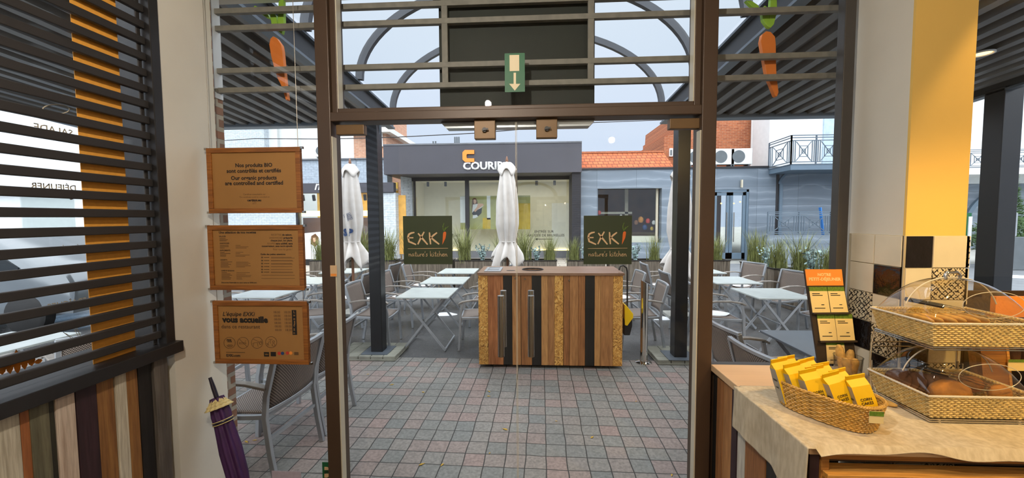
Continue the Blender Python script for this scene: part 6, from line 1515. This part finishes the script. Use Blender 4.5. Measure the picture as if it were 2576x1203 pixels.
rot = Matrix(((1, 0, 0, 0), (0, up_.y, nrm.y, 0), (0, up_.z, nrm.z, 0), (0, 0, 0, 1)))
for s, cx_, cy_, wpx in (('NOTRE', 396, 395, 118), ('PETIT-DÉJEUNER', 402, 435, 285)):
    p = onM(*W2(cx_, cy_)) + nrm * .0046; o = text('lettering', s, 1, M['card'], Matrix.Identity(4), bold=.04, ext=0); xs = [v.co.x for v in o.data.vertices]
    a = onM(*W2(cx_ - wpx / 2, cy_)); b = onM(*W2(cx_ + wpx / 2, cy_)); k = (b - a).length / (max(xs) - min(xs)); mx = (max(xs) + min(xs)) / 2
    for v in o.data.vertices: v.co = p + rot.to_3x3() @ Vector(((v.co.x - mx) * k, v.co.y * k, 0)) - ms.location - hd.location
    o.parent = hd

# two-tier bread stand
RX0, RX1, RY0, RY1 = 1.466, 1.846, 1.490, 1.748
bs = thing('bread_stand', 'two-tier chrome bread stand with pale wicker trays and clear lids', 'stand', ((RX0 + RX1) / 2, (RY0 + RY1) / 2, CT))
def rrect(t, k):
    cx_, cy_ = (RX0 + RX1) / 2, (RY0 + RY1) / 2; a = 2 * PI * t; e = .28; c, s = math.cos(a), math.sin(a)
    u = math.copysign(abs(c) ** e, c) * (RX1 - RX0) / 2 * k; v = math.copysign(abs(s) ** e, s) * (RY1 - RY0) / 2 * k
    n = Vector((c, s)); n = Vector((math.copysign(abs(c) ** 2, c), math.copysign(abs(s) ** 2, s))).normalized(); return Vector((cx_ + u, cy_ + v)), n
def perim(t, k):
    w, h = (RX1 - RX0), (RY1 - RY0); P = 2 * (w + h); d = (t % 1) * P; cx_, cy_ = (RX0 + RX1) / 2, (RY0 + RY1) / 2
    if d < w: p, n = Vector((RX0 + d, RY0)), Vector((0, -1))
    elif d < w + h: p, n = Vector((RX1, RY0 + d - w)), Vector((1, 0))
    elif d < 2 * w + h: p, n = Vector((RX1 - (d - w - h), RY1)), Vector((0, 1))
    else: p, n = Vector((RX0, RY1 - (d - 2 * w - h))), Vector((-1, 0))
    c = Vector((cx_, cy_)); return c + (p - c) * k, n
def tier(zb, nm):
    wicker('wicker_tray', bs, perim, 11, zb, zb + .078, M['wickerpale'], 52, .0034, .10, .0026)
    cx_, cy_ = (RX0 + RX1) / 2, (RY0 + RY1) / 2; zr_ = zb + .086; a, b, h = (RX1 - RX0) / 2 * .93, (RY1 - RY0) / 2 * .93, .145
    def dm(u, v):
        x, y = 2 * u - 1, 2 * v - 1; return Vector((cx_ + a * x, cy_ + b * y, zr_ + .004 + h * max(0, 1 - abs(x) ** 2.3) ** .55 * max(0, 1 - abs(y) ** 2.8) ** .5))
    # spread samples towards the rim
    sp = lambda t: .5 - .5 * math.cos(PI * t)
    lid = MB().grid(lambda u, v: dm(sp(u), sp(v)), 40, 30).build('clear_lid', M['acrylic'], bs, smooth=180)
    m = MB(); fl = [perim(i / 96, 1.03)[0] for i in range(96)]; m.tube([(p.x, p.y, zr_) for p in fl], .0042, 6, closed=True); m.build('lid_rim', M['clearedge'], bs)
    m = MB(); m.tube([dm(.02 + .96 * i / 40, .5) + Vector((0, 0, .002)) for i in range(41)], .0024, 6, up=(0, 1, 0)); m.tube([(cx_ + .05 + .11 * math.cos(q), cy_ - b * .80 - .004 + .0 * math.sin(q), zr_ + .062 + .05 * math.sin(q)) for q in [i * PI / 20 for i in range(40)]], .0012, 5, up=(0, 1, 0), closed=True); m.build('lid_edge_and_highlight', M['clearedge'], bs)  # pale arch is a highlight modelled as a tube; the oval is a shell edge
    top = dm(.5, .5)
    hm = MB(); hm.tube([top + Vector((-.026, 0, -.002)), top + Vector((-.026, 0, .012)), top + Vector((-.016, 0, .022)), top + Vector((.016, 0, .022)), top + Vector((.026, 0, .012)), top + Vector((.026, 0, -.002))], .0062, 10, up=(0, 1, 0)); hm.build('lid_handle', M['chrome'], bs)
    m = MB(); q = [perim(t, .93)[0] for t in (0, .2969 * 1.0, .5, .7969)]
    cs = [(RX0 + .012, RY0 + .006), (RX1 - .012, RY0 + .006), (RX1 - .012, RY1 - .006), (RX0 + .012, RY1 - .006)]
    for dz in (-.006, -.014): m.tube([(x, y, zb + dz) for x, y in cs], .0028, 8, closed=True)
    m.build('wire_cradle', M['chrome'], bs); return zr_, cx_, cy_
t1 = tier(CT + .026, 'lower'); t2 = tier(CT + .026 + .272, 'upper')
for x in (RX0 + .012, RX1 - .012):
    MB().tube([(x, RY1 - .004, CT + .012), (x, RY1 + .01, CT + .1), (x, RY1 + .01, CT + .22), (x, RY1 - .004, CT + .286)], .0032, 8, up=(1, 0, 0)).build('upright_wire', M['chrome'], bs)
    MB().tube([(x, RY1 - .03, CT + .012), (x, RY1 + .0, CT + .07), (x, RY1 + .004, CT + .15)], .0026, 8, up=(1, 0, 0)).build('brace_wire', M['chrome'], bs)
for zz in (.23, .25): MB().tube([(RX0 + .012, RY1 + .01, CT + zz - .02), (RX1 - .012, RY1 + .01, CT + zz - .02)], .0026, 8).build('cross_wire', M['chrome'], bs)
for x in (RX0 + .05, RX1 - .05):
    for y in (RY0 + .012, RY1 - .03): MB().tube([(x, y, CT + .006), (x, y, CT + .018)], .007, 8, up=(1, 0, 0)).build('foot', M['chrome'], bs)
def loaf(nm, lab, c, r, mat, rz=0, tilt=0, grp='breads in the wicker trays'):
    m = MB(); m.lathe([(0, -1), (.55, -.95), (.9, -.6), (1, -.05), (.88, .5), (.5, .9), (0, 1)], (0, 0, 0), 22)
    for v in m.v: v *= 1 + .05 * mnoise.noise(v * 2.2 + Vector((c[0] * 9, c[1] * 9, 0)))
    m.xf(Matrix.Translation(c) @ Matrix.Rotation(rz, 4, 'Z') @ Matrix.Rotation(tilt, 4, 'Y') @ Matrix.Diagonal((*r, 1))); tag(m.build(nm, M[mat], smooth=180), lab, 'bread', grp)
zl = CT + .036; zu = zl + .272
for i in range(7): loaf('bread_slice', 'dark rye slice in the lower tray, %s of the leaning row' % ['first from the left', 'second from the left', 'third from the left', 'fourth from the left', 'fifth from the left', 'sixth from the left', 'last at the right end'][i], (1.520 + .019 * i, 1.675 - .012 * i, zl + .062), (.007, .045, .045), 'breaddark', .5, .6)
loaf('round_loaf', 'round seeded loaf at the front of the lower tray', (1.615, 1.565, zl + .058), (.075, .05, .045), 'bread', .1)
for i, (x, y, lb) in enumerate(((1.77, 1.64, 'back right'), (1.79, 1.56, 'front right'), (1.70, 1.69, 'centre back'))): loaf('bread_roll', 'oval bread roll at the %s of the lower tray' % lb, (x, y, zl + .062), (.046, .028, .03), 'bread' if i != 2 else 'breaddark', .3 * i)
for i in range(6): loaf('bread_slice', 'pale bread slice in the upper tray, %s of the row' % ['first from the left', 'second from the left', 'third from the left', 'fourth from the left', 'fifth from the left', 'last at the right end'][i], (1.53 + .042 * i, 1.61 + .008 * (i % 2), zu + .066), (.028, .05, .011), 'biscuit', .2, .5)
for zz, nm in ((zl, 'lower'), (zu, 'upper')):
    tg = thing('serving_tongs', 'steel serving tongs with dark grip lying across the %s tray' % nm, 'tongs', (1.67, 1.63, zz + .08)); m = MB()
    a, b = Vector((1.58, 1.69, zz + .120)), Vector((1.76, 1.565, zz + .085))
    for s in (-.006, .006): m.bar([a + Vector((s, s, 0)), a.lerp(b, .5) + Vector((s * 2.5, s * 2.5, .004)), b + Vector((s * 2, s * 2, 0))], .012, .002)
    m.build('arms', M['chrome'], tg); m = MB(); m.bar([a + Vector((-.02, .014, .003)), a.lerp(b, .4)], .024, .016); m.build('grip', M['black'], tg, bev=.004)

# product rack at the right end
rk = thing('product_rack', 'wooden product rack with orange header at the right end of the counter', 'rack', (2.35, 1.72, CT)); Yk = 1.735
x0 = onY(2505, 950, Yk).x
m = MB(); a, b = onY(2490, 868, Yk), onY(2515, 958, Yk)
MB().prism([(onY(2466, 868, Yk).x, 1.22), (onY(2530, 868, Yk).x, 1.22), (onY(2545, 965, Yk).x, CT), (onY(2480, 965, Yk).x, CT)], Yk, Yk + .02).build('side_panel', M['counterwood'], rk, smooth=0)
MB().prism([(onY(2530, 868, Yk).x, 1.22), (onY(2537, 868, Yk).x, 1.22), (onY(2552, 965, Yk).x, CT), (onY(2545, 965, Yk).x, CT)], Yk - .002, Yk + .15).build('side_edge', M['ply'], rk, smooth=0)
hq = quad_box(2503, 798, 2900, 749, Yk + .02, Yk + .04); hd2 = MB().box(*hq).build('header', M['orange'], rk, smooth=0)
MB().box(hq[0] + .03, 2.75, Yk + .16, Yk + .175, CT, hq[5]).build('back_board', M['shelfback'], rk, smooth=0)
for zz in (CT + .006, 1.14, 1.27):
    MB().box(hq[0] + .05, 2.75, Yk, Yk + .16, zz - .006, zz + .006).build('shelf', M['shelfback'], rk, smooth=0)
for i, (px, py) in enumerate(((2545, 918), (2590, 918), (2555, 835), (2600, 835))):
    c = onY(px + 20, py, Yk - .008); cd2 = MB().box(c.x - .05, c.x + .05, Yk - .012, Yk - .009, c.z - .025, c.z + .02).build('price_card', M['card'], rk, smooth=0)
    MB().box(c.x - .05, c.x + .05, Yk - .0135, Yk - .012, c.z + .012, c.z + .024).build('green_band', M['cardgreen'], cd2, smooth=0)
for i, px in enumerate((2545, 2578, 2612, 2646)):
    c = onY(px, 890, Yk + .07); j = thing('preserve_jar', 'small dark preserve jar on the product rack, number %s from the left' % ('one', 'two', 'three', 'four')[i], 'jar', (c.x, c.y, 1.146), 0, 'preserve jars on the product rack')
    MB().lathe([(0, 0), (.024, 0), (.026, .01), (.026, .045), (.02, .055), (0, .055)], (c.x, c.y, 1.146), 18).build('jar_body', M['breaddark'], j); MB().lathe([(.022, .055), (.023, .068), (0, .07)], (c.x, c.y, 1.146), 18).build('lid', M['white'], j)
